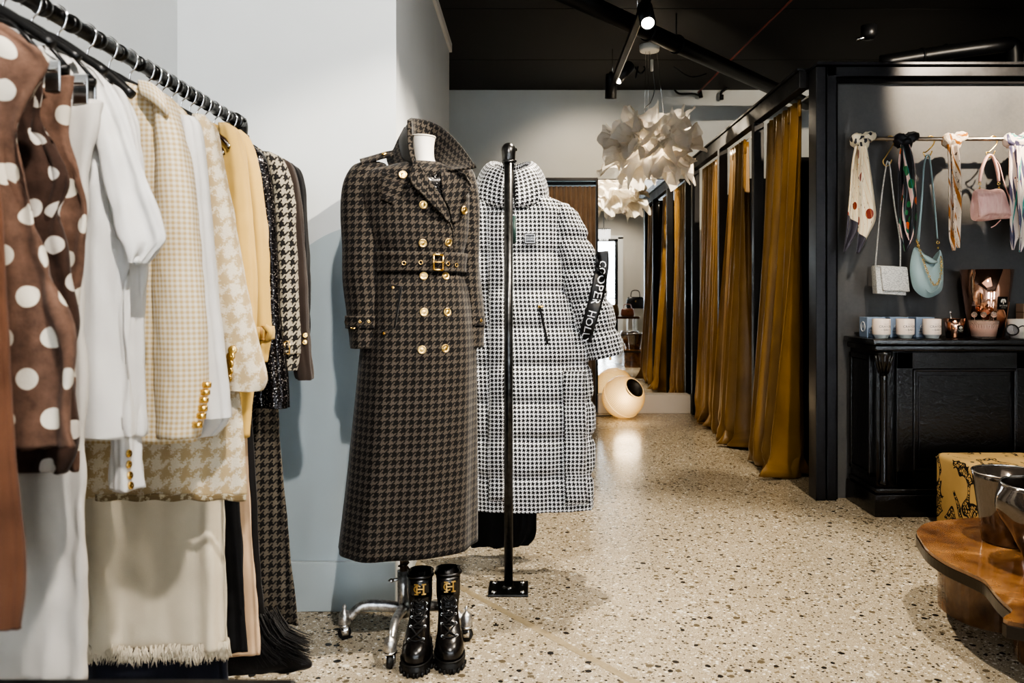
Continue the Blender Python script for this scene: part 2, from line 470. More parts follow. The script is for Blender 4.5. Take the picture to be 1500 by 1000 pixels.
w = struct('door_1', bm, glass, 'glazed street door with black frame seen in the mirror', 'door', smooth=False)
bm = B(); box(bm, 2.03, 2.1, -3.39, -3.28, 0, 2.46); box(bm, 1.2, 2.1, -3.39, -3.28, 2.40, 2.46); box(bm, 1.2, 1.25, -3.39, -3.28, 0, 2.4)
obj('door_frame', bm, M['blackmetal'], w, smooth=False)
bm = B(); box(bm, 2.1, 2.22, -3.3, -3.25, 0, 2.50); box(bm, 1.1, 2.22, -3.3, -3.25, 2.46, 2.54)
obj('architrave', bm, M['white'], w, smooth=False)
# joint line in the floor
bm = B(); a = Vector((-.72, 3.72, 0)); b = Vector((.62, 1.96, 0)); d = (b-a).normalized(); q = Vector((-d.y, d.x, 0))*.014
vs = [a-q, b-q, b+q, a+q]
prism(bm, [(v.x, v.y) for v in vs], -.01, .0008)
tj = NT('joint_filler'); tj.set(color=tj.ramp(tj.noise(tj.coord('Object'), 60, 3), [(.3, '#86795f'), (.7, '#958870')]), rough=.6)
struct('trim_6', bm, tj.m, 'buff filled joint running diagonally across the floor', 'floor joint', smooth=False)

# ------------------------------------------------------------- ceiling services
def onething(name, bm, mat, label, cat, **k):
    g = k.pop('group', None); kd = k.pop('kind', None)
    return tag(obj(name, bm, mat, **k), label, cat, g, kd)
t = thing('ceiling_pipe', 'fat black pipe running diagonally under the ceiling', 'pipe', (1.2, 5.9, 2.85))
bm = B(); tube(bm, [(-.5, 3.9, 2.93), (2.6, 7.45, 2.93)], .058, 20); obj('pipe', bm, M['blackmetal'], t)
for u in (.42, .5):
    p = Vector((-.5, 3.9, 2.93)).lerp(Vector((2.6, 7.45, 2.93)), u); bm = B()
    torus(bm, p, .062, .008, (3.1, 3.55, 0), 24, 6); tube(bm, [p+Vector((0, 0, .06)), (p.x, p.y, 3.15)], .005, 8); obj('hanger_bracket', bm, M['blackmetal'], t)
rx = plain('red_conduit', '#7e3225', .5)
bm = B(); tube(bm, [(1.80, 4.9, 3.10), (1.74, 5.28, 3.10), (1.635, 7.70, 3.10)], .008, 8, sub=4)
onething('conduit', bm, rx, 'thin red conduit crossing the black ceiling', 'conduit')
bm = B(); tube(bm, [P(988, 131, 7.72), P(995, 137, 7.72), P(1015, 137, 7.72), P(1025, 140, 7.72)], .010, 8, sub=5); tube(bm, [P(1025, 133, 7.72), P(1027, 143, 7.72)], .02, 10)
onething('cable_loop', bm, M['blackmetal'], 'black cable end looping below the red conduit', 'cable')
bm = B(); tube(bm, [P(1080, 122, 7.72), P(1058, 134, 7.72), P(1057, 144, 7.72)], .012, 8, sub=5); tube(bm, [P(1057, 139, 7.72), P(1057, 146, 7.72)], .02, 10)
onething('ceiling_cable', bm, M['blackmetal'], 'black cable drop beside the fat ceiling pipe', 'cable')
bm = B(); tube(bm, [P(930, 98, 7.0), P(938, 108, 7.0), P(945, 100, 7.0), P(936, 95, 7.0), P(931, 115, 7.0)], .008, 8, sub=6); tube(bm, [P(900, 92, 7.0), P(932, 96, 7.0), P(975, 92, 7.0), P(1010, 112, 7.0), P(1035, 108, 7.0)], .006, 8, sub=6)
onething('looped_cable', bm, M['blackmetal'], 'slack black cable coiled behind the petal pendant cord', 'cable')
t = thing('ceiling_sensor', 'small black ceiling sensor above the fitting rooms', 'sensor', P(1272, 55, 5.0))
bm = B(); p = P(1273, 58, 5.2); lathe(bm, [(.05, .09), (.05, .02), (.03, 0)], p, 24); obj('housing', bm, M['blackmetal'], t)
bm = B(); tube(bm, [p+Vector((0, 0, .02)), p+Vector((-.08, 0, .0))], .012, 8); obj('sensor_arm', bm, M['chrome'], t)
t = thing('duct', 'black elbowed duct pipe above the display wall', 'duct', P(1400, 80, 6.0))
bm = B(); tube(bm, [P(1290, 92, 6.0), P(1380, 78, 5.9), P(1455, 68, 5.8), P(1481, 66, 5.8), P(1486, 78, 5.8), P(1486, 96, 5.8)], .055, 18, sub=4); obj('duct_pipe', bm, M['blackmetal'], t)
bm = B(); tube(bm, [P(1400, 95, 6.0), P(1450, 84, 6.0), P(1478, 84, 6.0), P(1483, 97, 6.0)], .05, 18, sub=4); obj('branch_pipe', bm, M['blackmetal'], t)
for x, y in ((1350, 83), (1385, 77)):
    bm = B(); torus(bm, P(x, y, 5.93), .058, .008, (1, 0, .1), 24, 6); obj('clamp_ring', bm, M['blackmetal'], t)

# track light
lens = NT('lamp_lens'); lens.set(color=(1, 1, 1), ecol=(1, .93, .82), estr=9); lens = lens.m
t = thing('track_light', 'suspended black track with spot heads and wire hangers', 'track light', (.68, 5.6, 2.85))
bm = B(); box(bm, .662, .698, 3.6, 6.75, 2.85, 2.885); obj('track_rail', bm, M['blackmetal'], t, smooth=False)
bm = B(); box(bm, .70, .706, 3.6, 6.75, 2.85, 2.86); obj('track_edge', bm, M['chrome'], t, smooth=False)
for y in (5.0, 6.5):
    bm = B(); tube(bm, [(.68, y, 2.88), (.68, y, 3.15)], .003, 6); obj('suspension_wire', bm, M['chrome'], t)
def head(p, d):
    d = Vector(d).normalized(); p = Vector(p); bm = B()
    lathe(bm, [(.002, -.10), (.045, -.10), (.047, -.095), (.047, .095), (.040, .095), (.038, .085), (.002, .085)], p, 28, d, False, False)
    h = obj('spot_head', bm, M['blackmetal'], t)
    bm = B(); lathe(bm, [(.037, .088), (.001, .089)], p, 24, d, False, False); obj('lens', bm, lens, h)
    bm = B(); tube(bm, [p+Vector((0, 0, .03)), p+Vector((0, 0, .12))], .014, 8); obj('head_stem', bm, M['blackmetal'], h)
head((.695, 4.72, 2.80), (.0, -.75, -.8))
head(P(913, 107, 6.45), (-.62, -.35, -.75)); head(P(895, 127, 6.5), (-.02, .15, -1)); 
# ------------------------------------------------------------- lights
def area(name, loc, rot, sx, sy, w, c):
    l = bpy.data.lights.new(name, 'AREA'); l.shape = 'RECTANGLE'; l.size = sx; l.size_y = sy; l.energy = w; l.color = c
    o = bpy.data.objects.new(name, l); o.location = loc; o.rotation_euler = rot; C.objects.link(o); return o
def spot(name, loc, to, w, deg, blend=.3, c=(1, .86, .68), r=.03):
    l = bpy.data.lights.new(name, 'SPOT'); l.energy = w; l.spot_size = math.radians(deg); l.spot_blend = blend; l.color = c; l.shadow_soft_size = r
    o = bpy.data.objects.new(name, l); o.location = loc; o.rotation_euler = (Vector(to)-Vector(loc)).to_track_quat('-Z', 'Y').to_euler(); C.objects.link(o); return o
def point(name, loc, w, c=(1, .85, .65), r=.04):
    l = bpy.data.lights.new(name, 'POINT'); l.energy = w; l.color = c; l.shadow_soft_size = r
    o = bpy.data.objects.new(name, l); o.location = loc; C.objects.link(o)
day = (.86, .93, 1.)
area('window_daylight', (-.25, -3.7, 1.6), (PI/2, 0, 0), 1.9, 2.3, 38, day)
area('door_daylight', (1.65, -3.7, 1.3), (PI/2, 0, 0), 1.3, 2.5, 42, day)
area('side_window_daylight', (3.3, -3.7, 1.6), (PI/2, 0, 0), 1.0, 2.3, 50, day)
area('ceiling_bounce', (1.1, 1.2, 3.1), (0, 0, 0), 2.2, 2.4, 9, (1, .93, .84))
spot('panel_spot', (2.74, 3.30, 2.95), (2.74, 4.5, 2.46), 250, 60, .30, (1, .84, .64))
spot('rail_spot', (.55, 3.75, 2.95), (.15, 2.9, 0), 210, 78, .5, (1, .88, .72), .02)
spot('floor_spot', (1.55, 2.2, 2.95), (1.0, 3.4, 0), 170, 95, .8, (1, .87, .70), .05)
spot('form_spot', (1.15, 1.75, 2.95), (-.35, 2.6, 1.35), 300, 40, .5, (1, .9, .76), .01)
spot('clothes_spot', (.15, .3, 2.95), (-.9, 2.0, 1.35), 185, 84, .6, (1, .93, .85), .04)
spot('curtain_spot', (.80, 7.3, 2.9), (1.6, 5.6, .9), 150, 70, .7, (1, .86, .66), .04)
spot('curtain_spot_near', (1.05, 3.9, 2.85), (1.6, 5.2, 1.0), 32, 60, .7, (1, .86, .66), .04)
spot('far_wall_spot', (.6, 6.6, 2.75), (.6, 7.8, 1.9), 30, 100, .6, (1, .8, .58), .04)
spot('right_wall_fill', (2.7, .9, 2.95), (4.1, .6, 1.9), 120, 95, .7, (.95, .97, 1), .05)  # added fill: brightens the right wall so the sideboard gloss reflects it
spot('entry_wall_fill', (1.9, -1.2, 2.95), (1.9, -3.3, 1.3), 90, 80, .6, (1, .9, .78), .05)  # extra lamp added to lighten the street wall in the mirror view
w = bpy.data.worlds.new('w'); bpy.context.scene.world = w; w.use_nodes = True
w.node_tree.nodes['Background'].inputs[0].default_value = (.85, .93, 1, 1); w.node_tree.nodes['Background'].inputs[1].default_value = 2.0
# camera
cam = bpy.data.cameras.new('camera'); co = bpy.data.objects.new('camera', cam); C.objects.link(co)
co.location = (0, 0, EH); co.rotation_euler = (PI/2, 0, 0)
cam.sensor_width = 36; cam.lens = F/1500*36; cam.shift_x = -(EX-750)/1500; cam.shift_y = -(500-EY)/1500
cam.clip_start = .05
cam.dof.use_dof = True; cam.dof.focus_distance = 3.6; cam.dof.aperture_fstop = 4.5
bpy.context.scene.camera = co
vs = bpy.context.scene.view_settings
vs.view_transform = 'AgX'; vs.look = 'AgX - High Contrast'; vs.exposure = 0.75
# ============================================================= FITTING ROOMS
def raw_steel(name, a, b, rough=.45, metal=.6):
    t = NT(name); g = t.coord('Object'); n = t.noise(g, 3, 6, .65); n2 = t.noise(g, 60, 4, .6)
    t.set(color=t.ramp(t.math('ADD', t.math('MULTIPLY', n, .8), t.math('MULTIPLY', n2, .2)), [(.3, a), (.7, b)]), rough=t.ramp(n, [(.3, rough-.1), (.7, rough+.12)]), metal=metal)
    return t.m
Msteel = raw_steel('blackened_steel', (.018, .018, .020), (.040, .040, .044), .38, .7)
Mpanel = raw_steel('dark_plaster_panel', (.062, .062, .066), (.115, .112, .108), .6, .1)
Mdark = raw_steel('dark_painted_steel', (.010, .010, .011), (.022, .022, .024), .5, .2)
t = thing('display_wall', 'dark steel framed display wall that carries the scarves and handbags', 'display wall', (2.6, 4.55, 0))
bm = B(); box(bm, 1.70, 3.9, 4.5, 4.56, .0, 2.37); obj('panel', bm, Mpanel, t, smooth=False)
bm = B(); box(bm, 1.60, 1.655, 4.44, 4.56, 0, 2.42); obj('frame_post', bm, Msteel, t, smooth=False, bevel=.004)
bm = B(); box(bm, 1.662, 1.715, 4.44, 4.58, 0, 2.42); obj('frame_post', bm, Msteel, t, smooth=False, bevel=.004)
bm = B(); box(bm, 1.662, 3.9, 4.44, 4.58, 2.365, 2.42); obj('top_rail', bm, Msteel, t, smooth=False, bevel=.004)
bm = B(); box(bm, 1.60, 3.9, 4.42, 4.60, 2.424, 2.442); obj('cap_angle', bm, Msteel, t, smooth=False, bevel=.003)
bm = B(); box(bm, 1.655, 1.664, 4.47, 4.55, 0, 2.41); box(bm, 1.7, 3.9, 4.48, 4.5, 2.335, 2.362); box(bm, 1.716, 1.732, 4.47, 4.5, 0, 2.34); obj('shadow_gap', bm, M['blackcloth'], t, smooth=False)
t = thing('fitting_room_frame', 'black steel frame and walls of the row of curtained fitting rooms', 'fitting room', (2.2, 6.2, 0))
bm = B(); box(bm, 1.56, 1.62, 4.60, 7.68, 2.34, 2.44); obj('front_beam', bm, Mdark, t, smooth=False, bevel=.004)
bm = B(); box(bm, 1.548, 1.635, 4.60, 7.68, 2.442, 2.455); obj('beam_cap', bm, Mdark, t, smooth=False)
for y in (5.54, 6.55, 7.62):
    bm = B(); box(bm, 1.555, 1.625, y-.03, y+.03, 0, 2.34); obj('post', bm, Mdark, t, smooth=False, bevel=.003)
for y in (5.54, 6.55, 7.62):
    bm = B(); box(bm, 1.76, 2.95, y-.02, y+.02, 0, 2.10); obj('partition_panel', bm, M['blackcloth'], t, smooth=False)
bm = B(); box(bm, 2.95, 3.0, 4.6, 7.68, 0, 2.10); obj('rear_panel', bm, M['blackcloth'], t, smooth=False)

tv = NT('mustard_velvet'); g = tv.coord('Object')
tv.set(color=tv.ramp(tv.noise(tv.coord('UV'), 3, 3), [(.3, (.19, .105, .026)), (.7, (.29, .165, .045))]), rough=.36, sheen=.12, spec=.5)
tv.b.inputs['Sheen Tint'].default_value = (1, .75, .35, 1); tv.b.inputs['Sheen Roughness'].default_value = .35
Mvel = tv.m
def curtain(label, y0, y1, seed, x0=1.61, amp0=.038, amp1=.085, yb0=None, yb1=None, nf=7, xb=0., top=2.30, splay=.1):
    r = random.Random(seed)
    ph = [r.uniform(0, 6.28) for _ in range(6)]
    yb0 = y0 if yb0 is None else yb0; yb1 = y1 if yb1 is None else yb1
    rows = []; nz = 46; nu = 150
    for i in range(nz):
        v = i/(nz-1)
        z = top*(1-v)
        k = v**1.35
        pool = max(0, (v-.93)/.07)
        row = []
        for j in range(nu):
            u = j/(nu-1)
            ya = y0+(y1-y0)*u; yb = yb0+(yb1-yb0)*u
            y = ya*(1-k)+yb*k
            uu = u+.035*math.sin(3.1*u*PI+ph[0]+v*1.1)
            a = amp0+(amp1-amp0)*k
            w0 = math.sin(nf*2*PI*uu+ph[1]); w = math.copysign(abs(w0)**.7, w0)+.45*math.sin(nf*.52*2*PI*uu+ph[2]+v*1.3)+.40*math.sin(nf*1.7*2*PI*uu+ph[3])*(1-v*.5)
            w2 = math.cos(nf*2*PI*uu+ph[1]+.6)
            x = x0+xb*k+a*w+splay*pool*pool*math.sin(nf*1.1*2*PI*uu+ph[4])*.55
            y += .016*w2+.05*pool*math.cos(nf*1.4*2*PI*uu+ph[5])
            zz = z+.012*pool*(1+math.sin(23*uu+ph[0]))+.004
            if v > .86: x += .012*math.sin(60*v+9*uu+ph[2])*(v-.86)/.14
            row.append(Vector((x, y, zz)))
        rows.append(row)
    t = thing('fitting_room_curtain', label, 'curtain', (x0, (y0+y1)/2, 0), 'mustard fitting room curtains')
    bm = B(); gridmesh(bm, rows); obj('drape', bm, Mvel, t, solid=.004)
    hd = []
    for z in (top+.015, top-.085):
        hd.append([Vector((x0+amp0*.7*math.sin(nf*2*PI*j/60+ph[1])-.006, y0+(y1-y0)*j/60, z)) for j in range(61)])
    bm = B(); gridmesh(bm, hd); obj('header_band', bm, Mvel, t, solid=.005)
    bm = B(); tube(bm, [(x0+.02, y0-.04, top+.022), (x0+.02, y1+.03, top+.022)], .006, 8); obj('curtain_wire', bm, M['white'], t)
curtain('mustard velvet curtain nearest the display wall, pooling on the floor', 4.76, 5.42, 3, x0=1.635, yb0=4.92, yb1=5.46, amp0=.022, amp1=.100, nf=7, xb=-.015)
curtain('middle mustard velvet curtain of the fitting room row', 5.98, 6.44, 11, x0=1.635, yb0=5.92, yb1=6.44, amp0=.020, nf=7, amp1=.090, xb=-.03)
curtain('mustard velvet curtain of the last fitting room, next to the tall mirror', 6.76, 7.42, 23, x0=1.63, nf=8, amp1=.055, amp0=.016, xb=-.03)
# mirror
mt = plain('mirror_silver', (.93, .94, .93), .0, 1)
t = thing('wall_mirror', 'tall frameless mirror standing on the white plinth at the far wall', 'mirror', (1.12, 7.79, .18))
bm = B(); box(bm, .675, 1.585, 7.782, 7.796, .18, 2.27); obj('mirror_glass', bm, mt, t, smooth=False)
bm = B(); box(bm, .668, .675, 7.775, 7.798, .18, 2.275); box(bm, .668, 1.59, 7.775, 7.798, 2.27, 2.277); obj('mirror_edge', bm, M['blackmetal'], t, smooth=False)
# taupe curtain
mtp = fabric('taupe_drape', '#8a745e', var=.1)
bm = B(); rows = []
for z in (2.22, 1.6, 1.0, .5, .012):
    rows.append([Vector((.135+.525*j/160, 7.90+.025*math.sin(11*2*PI*j/160)+.006*math.sin(5*j/160*6.28+z), z)) for j in range(161)])
gridmesh(bm, rows)
onething('pleated_curtain', bm, mtp, 'taupe pleated curtain in the recess of the far wall', 'curtain', solid=.003)
bm = B(); box(bm, -.6, .66, 7.86, 7.93, 2.235, 2.262); onething('curtain_track', bm, M['blackmetal'], 'black track above the taupe pleated curtain', 'curtain track', smooth=False)

# ============================================================= PETAL PENDANT
tp = NT('paper_petal')
n1 = tp.noise(tp.coord('UV', (60, 6, 1)), 1.5, 4, .6)
tp.set(color=tp.ramp(n1, [(.3, '#cfcdc9'), (.7, '#e6e4e0')]), rough=.7)
tr = tp.new('ShaderNodeBsdfTranslucent'); tr.inputs[0].default_value = (.96, .90, .80, 1)
mx = tp.new('ShaderNodeMixShader'); mx.inputs[0].default_value = .42
tp.l.new(tp.b.outputs[0], mx.inputs[1]); tp.l.new(tr.outputs[0], mx.inputs[2]); tp.l.new(mx.outputs[0], tp.out.inputs[0])
bp = tp.new('ShaderNodeBump'); bp.inputs['Strength'].default_value = .5; bp.inputs['Distance'].default_value = .01; tp.l.new(n1, bp.inputs['Height']); tp.l.new(bp.outputs[0], tp.b.inputs['Normal']); tp.l.new(bp.outputs[0], tr.inputs['Normal'])
lc = Vector((PX(955, 6.4), 6.4, PZ(216, 6.4)))
t = thing('petal_pendant', 'large white ruffled paper petal pendant lamp glowing before the far wall', 'pendant lamp', lc)
r = random.Random(5)
def petal(d, R, seed, spread, base, kf):
    q = random.Random(seed); ph = [q.uniform(0, 6.28) for _ in range(8)]
    d = Vector(d).normalized(); s = d.orthogonal().normalized(); w = d.cross(s)
    rows = []; nr = 18; na = 144
    for i in range(nr):
        rr = .03+(R-.03)*(i/(nr-1)); f = (i/(nr-1))
        row = []
        for j in range(na+1):
            a = 2*PI*j/na
            Rv = rr*(1+.16*math.sin(3*a+ph[0])*f+.10*math.sin(5*a+ph[1])*f+.035*math.sin(13*a+ph[6])*f*f+.02*math.sin(29*a+ph[7])*f**3)
            h = spread*f**1.4*R+R*f**1.7*(.20*math.sin(kf*a+ph[2])+.10*math.sin((kf+4)*a+ph[3]+f*2)+.06*math.sin((kf*2+3)*a+ph[4])+.03*math.sin(31*a+ph[5])*f*f)
            aa = a+.10*f*math.sin(kf*a+ph[2]+1.2)
            p = lc+d*(base+h)+(s*math.cos(aa)+w*math.sin(aa))*Rv
            p += Vector((mnoise.noise(p*14), mnoise.noise(p*14+Vector((5, 0, 0))), mnoise.noise(p*14+Vector((0, 9, 0)))))*.026*f
            row.append(p)
        rows.append(row)
    uvu = [[j/10 for j in range(na+1)] for _ in rows]
    bm = B(); gridmesh(bm, rows, uvu=uvu); o = obj('petal', bm, tp.m, t)
    return o
for (dx, dy, dz, R, sp, b, k) in (
    (.05, .0, -1, .28, .80, .03, 7), (-.06, -.10, -1, .35, .36, .02, 8), (.10, -.06, -1, .36, .12, -.01, 9),
    (.02, -.12, 1, .355, .14, .03, 7), (-.12, -.05, 1, .33, .42, .04, 8), (.10, .05, 1, .25, .80, .05, 6),
    (-.9, -.4, .35, .19, .30, .20, 6), (.95, -.25, .30, .20, .25, .20, 7), (.45, -.85, -.35, .18, .35, .20, 6), (-.55, -.8, .10, .18, .35, .19, 7), (.9, .3, -.3, .18, .3, .20, 6), (-.1, .9, .1, .2, .3, .18, 6)):
    petal((dx, dy, dz), R, r.randint(0, 9999), sp, b, k)
mb = NT('warm_bulb'); mb.set(color=(1, 1, 1), ecol=(1, .78, .5), estr=14)
for dx in (-.07, .08):
    bm = B(); lathe(bm, [(.001, -.03), (.02, -.024), (.03, 0), (.02, .024), (.001, .03)], lc+Vector((dx, 0, .02)), 16); obj('bulb', bm, mb.m, t)
point('pendant_glow', lc+Vector((0, 0, .03)), 9, (1, .86, .68), .05); point('pendant_glow_low', lc+Vector((.0, -.08, -.04)), 2.5, (1, .8, .55), .03)
bm = B(); lathe(bm, [(.001, 0), (.075, 0), (.08, .01), (.08, .05), (.001, .05)], (lc.x-.02, 6.4, 3.10), 32); obj('canopy', bm, M['white'], t)
for dx, dx2 in ((-.06, -.03), (.10, .06), (-.03, -.01)):
    bm = B(); tube(bm, [(lc.x+dx, 6.4, lc.z+.2), (lc.x+dx2-.02, 6.4, 3.10)], .0016, 6); obj('suspension_wire', bm, M['chrome'], t)
bm = B(); tube(bm, [(lc.x-.02, 6.4, 3.10), P(956, 100, 6.4), P(959, 130, 6.4), P(953, 150, 6.4), P(944, 163, 6.4), (lc.x, 6.4, lc.z+.1)], .004, 8, sub=6); obj('power_cord', bm, M['chrome'], t)
bm = B(); lathe(bm, [(.001, -.05), (.012, -.05), (.012, .04), (.001, .045)], P(955, 95, 6.4), 14); obj('cord_connector', bm, M['white'], t)

# ============================================================= GLOBE LAMP
gc = Vector((PX(913, 7.38), 7.38, .2)); R = .198; ax = Vector((.50, -.62, .54)).normalized()
t = thing('globe_lamp', 'glowing ribbed glass globe lamp resting on the floor by the mirror plinth', 'floor lamp', (gc.x, gc.y, 0))
tg = NT('ribbed_glow_glass'); x, y, _ = tg.sep(tg.coord('UV'))
wv = tg.math('SINE', tg.math('MULTIPLY', x, 420.)); wv2 = tg.math('SINE', tg.math('MULTIPLY', y, 520.))
lw = tg.new('ShaderNodeLayerWeight'); lw.inputs[0].default_value = .35
pat = tg.math('MULTIPLY_ADD', tg.math('ADD', wv, wv2), .28, 1.)
tg.set(color=(.4, .30, .18), rough=.25, ecol=tg.ramp(lw.outputs['Facing'], [(0, (1, .66, .28)), (.8, (.75, .36, .09))]), estr=tg.math('MULTIPLY', pat, tg.math('MULTIPLY_ADD', lw.outputs['Facing'], -.40, .62)))
tg.bump(tg.math('ADD', wv, wv2), .3, .003)
pr = []
for i in range(33):
    a = PI*i/32; 
    if a < .50: continue
    pr.append((R*math.sin(a)*(1.0), R*math.cos(a)))
pr = pr[::-1]
# pr runs bottom to top; add seam ridge
bm = B(); lathe(bm, pr, gc, 64, ax, True, False); obj('glass_globe', bm, tg.m, t)
bm = B(); torus(bm, gc+ax*-.02, R*.995, .005, ax, 64, 8); obj('seam_ring', bm, tg.m, t)
zz = R*math.cos(.5)
bm = B(); lathe(bm, [(.096, zz), (.090, zz+.006), (.085, zz-.02), (.06, zz-.05), (.001, zz-.055)], gc, 40, ax, False, False); obj('opening_cup', bm, plain('dark_bronze', (.012, .009, .007), .45), t)
bm = B(); torus(bm, gc+ax*zz, .096, .005, ax, 48, 8); obj('rim_ring', bm, tg.m, t)
point('globe_glow', gc+Vector((0, -.30, .02)), 2.2, (1, .8, .55), .12)
bm = B(); tube(bm, [gc+Vector((-.05, .12, -.19)), (gc.x-.25, 7.5, .006), (gc.x-.38, 7.55, .006), (gc.x-.45, 7.7, .006)], .005, 8, sub=5); obj('power_cord', bm, M['rubber'], t)

# ============================================================= THINGS SEEN ONLY IN THE MIRROR
t = thing('crystal_chandelier', 'small crystal chandelier glimpsed in the tall mirror', 'chandelier', (1.59, -1.4, 2.3))
cr = NT('crystal'); cr.set(color=(.95, .95, .95), rough=.05, spec=1, ecol=(1, .95, .88), estr=.5)
c = Vector((1.59, -1.4, 2.42))
bm = B(); tube(bm, [c+Vector((0, 0, .15)), (1.59, -1.4, 3.15)], .008, 8); obj('rod', bm, M['blackmetal'], t)
for k, (R_, n_, L_) in enumerate(((.14, 22, .20), (.09, 14, .26))):
    bm = B(); torus(bm, c+Vector((0, 0, .12)), R_, .008, (0, 0, 1), 32, 6); obj('ring', bm, M['blackmetal'], t)
    bm = B()
    for i in range(n_):
        a = 2*PI*i/n_
        for q in range(int(L_/.025)):
            lathe(bm, [(.001, -.012), (.010, 0), (.001, .012)], c+Vector((R_*math.cos(a), R_*math.sin(a), .11-q*.025)), 6)
    o = obj('crystal_strands', bm, cr.m, t, smooth=False); o['kind'] = 'stuff'
wood = NT('dark_polished_wood'); x = wood.noise(wood.coord('Object', (3, 40, 3)), 3, 5, .6)
wood.set(color=wood.ramp(x, [(.3, (.05, .018, .008)), (.7, (.14, .055, .02))]), rough=.12, coat=.6); Mwood = wood.m
t = thing('side_table', 'dark wooden side table with pale legs reflected in the mirror', 'table', (2.1, -2.2, 0))
bm = B(); box(bm, 1.60, 2.42, -2.35, -1.85, .615, .665); obj('tabletop', bm, Mwood, t, smooth=False, bevel=.006)
for x_ in (1.66, 2.35):
    for y_ in (-2.3, -1.9):
        bm = B(); box(bm, x_-.02, x_+.02, y_-.02, y_+.02, 0, .615); obj('leg', bm, M['white'], t, smooth=False)
def simplebag(label, c, w, h, mat, hw):
    t = thing('handbag', label, 'handbag', c); c = Vector(c)
    bm = B(); loft(bm, [(c.z+h, c.x, c.y, w*.40, .03), (c.z+h*.8, c.x, c.y, w*.46, .05), (c.z+h*.3, c.x, c.y, w*.52, .07), (c.z+.01, c.x, c.y, w*.48, .07), (c.z, c.x, c.y, w*.45, .06)], 32, 14, p=2.6); obj('bag_body', bm, mat, t)
    bm = B(); tube(bm, [c+Vector((-w*hw, 0, h)), c+Vector((-w*hw*.7, 0, h*1.5)), c+Vector((w*hw*.7, 0, h*1.5)), c+Vector((w*hw, 0, h))], .010, 8, sub=6); obj('handle', bm, mat, t)
    bm = B(); box(bm, c.x-.012, c.x+.012, c.y+.055, c.y+.07, c.z+h*.55, c.z+h*.7); obj('clasp', bm, M['gold'], t, smooth=False)
simplebag('tan bag with gold clasp on the reflected wooden table', (2.18, -2.1, .667), .30, .17, plain('tan_leather', (.16, .05, .02), .3), .3)
simplebag('bronze handbag beside the tan bag, reflected in the mirror', (1.84, -2.1, .667), .30, .26, plain('bronze_leather', (.10, .06, .025), .3, .3), .3)
bm = B(); box(bm, 2.27, 2.66, -3.05, -2.72, 0, .82)
onething('pedestal', bm, plain('grey_pedestal', '#8e877c', .6), 'grey block pedestal reflected behind the wooden table', 'pedestal', smooth=False, bevel=.004)
simplebag('black handbag on the grey pedestal, reflected in the mirror', (2.46, -2.88, .822), .42, .27, M['leather'], .25)
# ============================================================= RIGHT: SIDEBOARD AND WHAT STANDS ON IT
tl = NT('glossy_black_paint'); g = tl.coord('Object'); n = tl.noise(g, 38, 5, .65)
tl.set(color=(.0045, .0045, .005), rough=.20, spec=.7); tl.bump(n, .55, .005); Mlac = tl.m
sx0, sx1, sy0, sy1 = 1.80, 3.42, 4.14, 4.485
t = thing('sideboard', 'glossy black painted sideboard with turned corner column below the handbags', 'sideboard', ((sx0+sx1)/2, 4.3, 0))
bm = B(); box(bm, sx0+.01, sx1-.01, sy0+.01, sy1, .14, .86); obj('carcass', bm, Mlac, t, smooth=False)
bm = B(); rbox(bm, sx0-.015, sx1+.015, sy0-.03, sy1, .0, .115, .004); rbox(bm, sx0-.003, sx1+.003, sy0-.018, sy1, .115, .145, .010); obj('plinth', bm, Mlac, t)
bm = B(); rbox(bm, sx0-.03, sx1+.03, sy0-.045, sy1, .888, .918, .006); rbox(bm, sx0-.012, sx1+.012, sy0-.025, sy1, .855, .888, .008); obj('top', bm, Mlac, t)
def framed(bm, x0, x1, z0, z1, y, w=.085, d=.012):
    rbox(bm, x0, x1, y-.02, y+.004, z0, z1, .003)
    # raised rails and a moulded inner border
    for q in ((x0, x0+w, z0, z1), (x1-w, x1, z0, z1), (x0, x1, z0, z0+w*.9), (x0, x1, z1-w, z1)):
        rbox(bm, q[0], q[1], y-.034, y-.015, q[2], q[3], .003)
    a, b, c, d_ = x0+w, x1-w, z0+w*.9, z1-w
    for q in ((a, a+.014, c, d_), (b-.014, b, c, d_), (a, b, c, c+.014), (a, b, d_-.014, d_)):
        rbox(bm, q[0], q[1], y-.040, y-.018, q[2], q[3], .005)
    rbox(bm, a+.035, b-.035, y-.024, y-.018, c+.035, d_-.035, .002)
xm = (sx0+sx1)/2
for (a, b) in ((sx0+.10, xm-.006), (xm+.006, sx1-.10)):
    bm = B(); framed(bm, a, b, .16, .85, sy0+.012); d = obj('door', bm, Mlac, t, smooth=False)
    bm = B(); kx = (b-.03) if a < xm-.1 else a+.03
    tube(bm, [(kx, sy0-.03, .78), (kx, sy0-.05, .78)], .008, 10); obj('knob', bm, M['brass'], d)
for xx in (sx0+.045, sx1-.045):
    bm = B()
    lathe(bm, [(.020, .16), (.024, .17), (.017, .19), (.016, .45), (.017, .70), (.021, .72), (.016, .73)], (xx, sy0+.004, 0), 20)
    lathe(bm, [(.016, .73), (.022, .76), (.036, .80), (.042, .84), (.044, .853)], (xx, sy0+.004, 0), 20)
    for k in range(6):
        a = PI+PI*k/5; tube(bm, [(xx+.02*math.cos(a), sy0+.004+.02*math.sin(a), .74), (xx+.034*math.cos(a), sy0+.004+.034*math.sin(a), .80), (xx+.046*math.cos(a), sy0+.004+.046*math.sin(a), .835)], [.006, .008, .004], 6)
    obj('corner_column', bm, Mlac, t)
bm = B(); rbox(bm, sx0-.006, sx0+.012, sy0+.06, sy1-.05, .22, .80, .003)
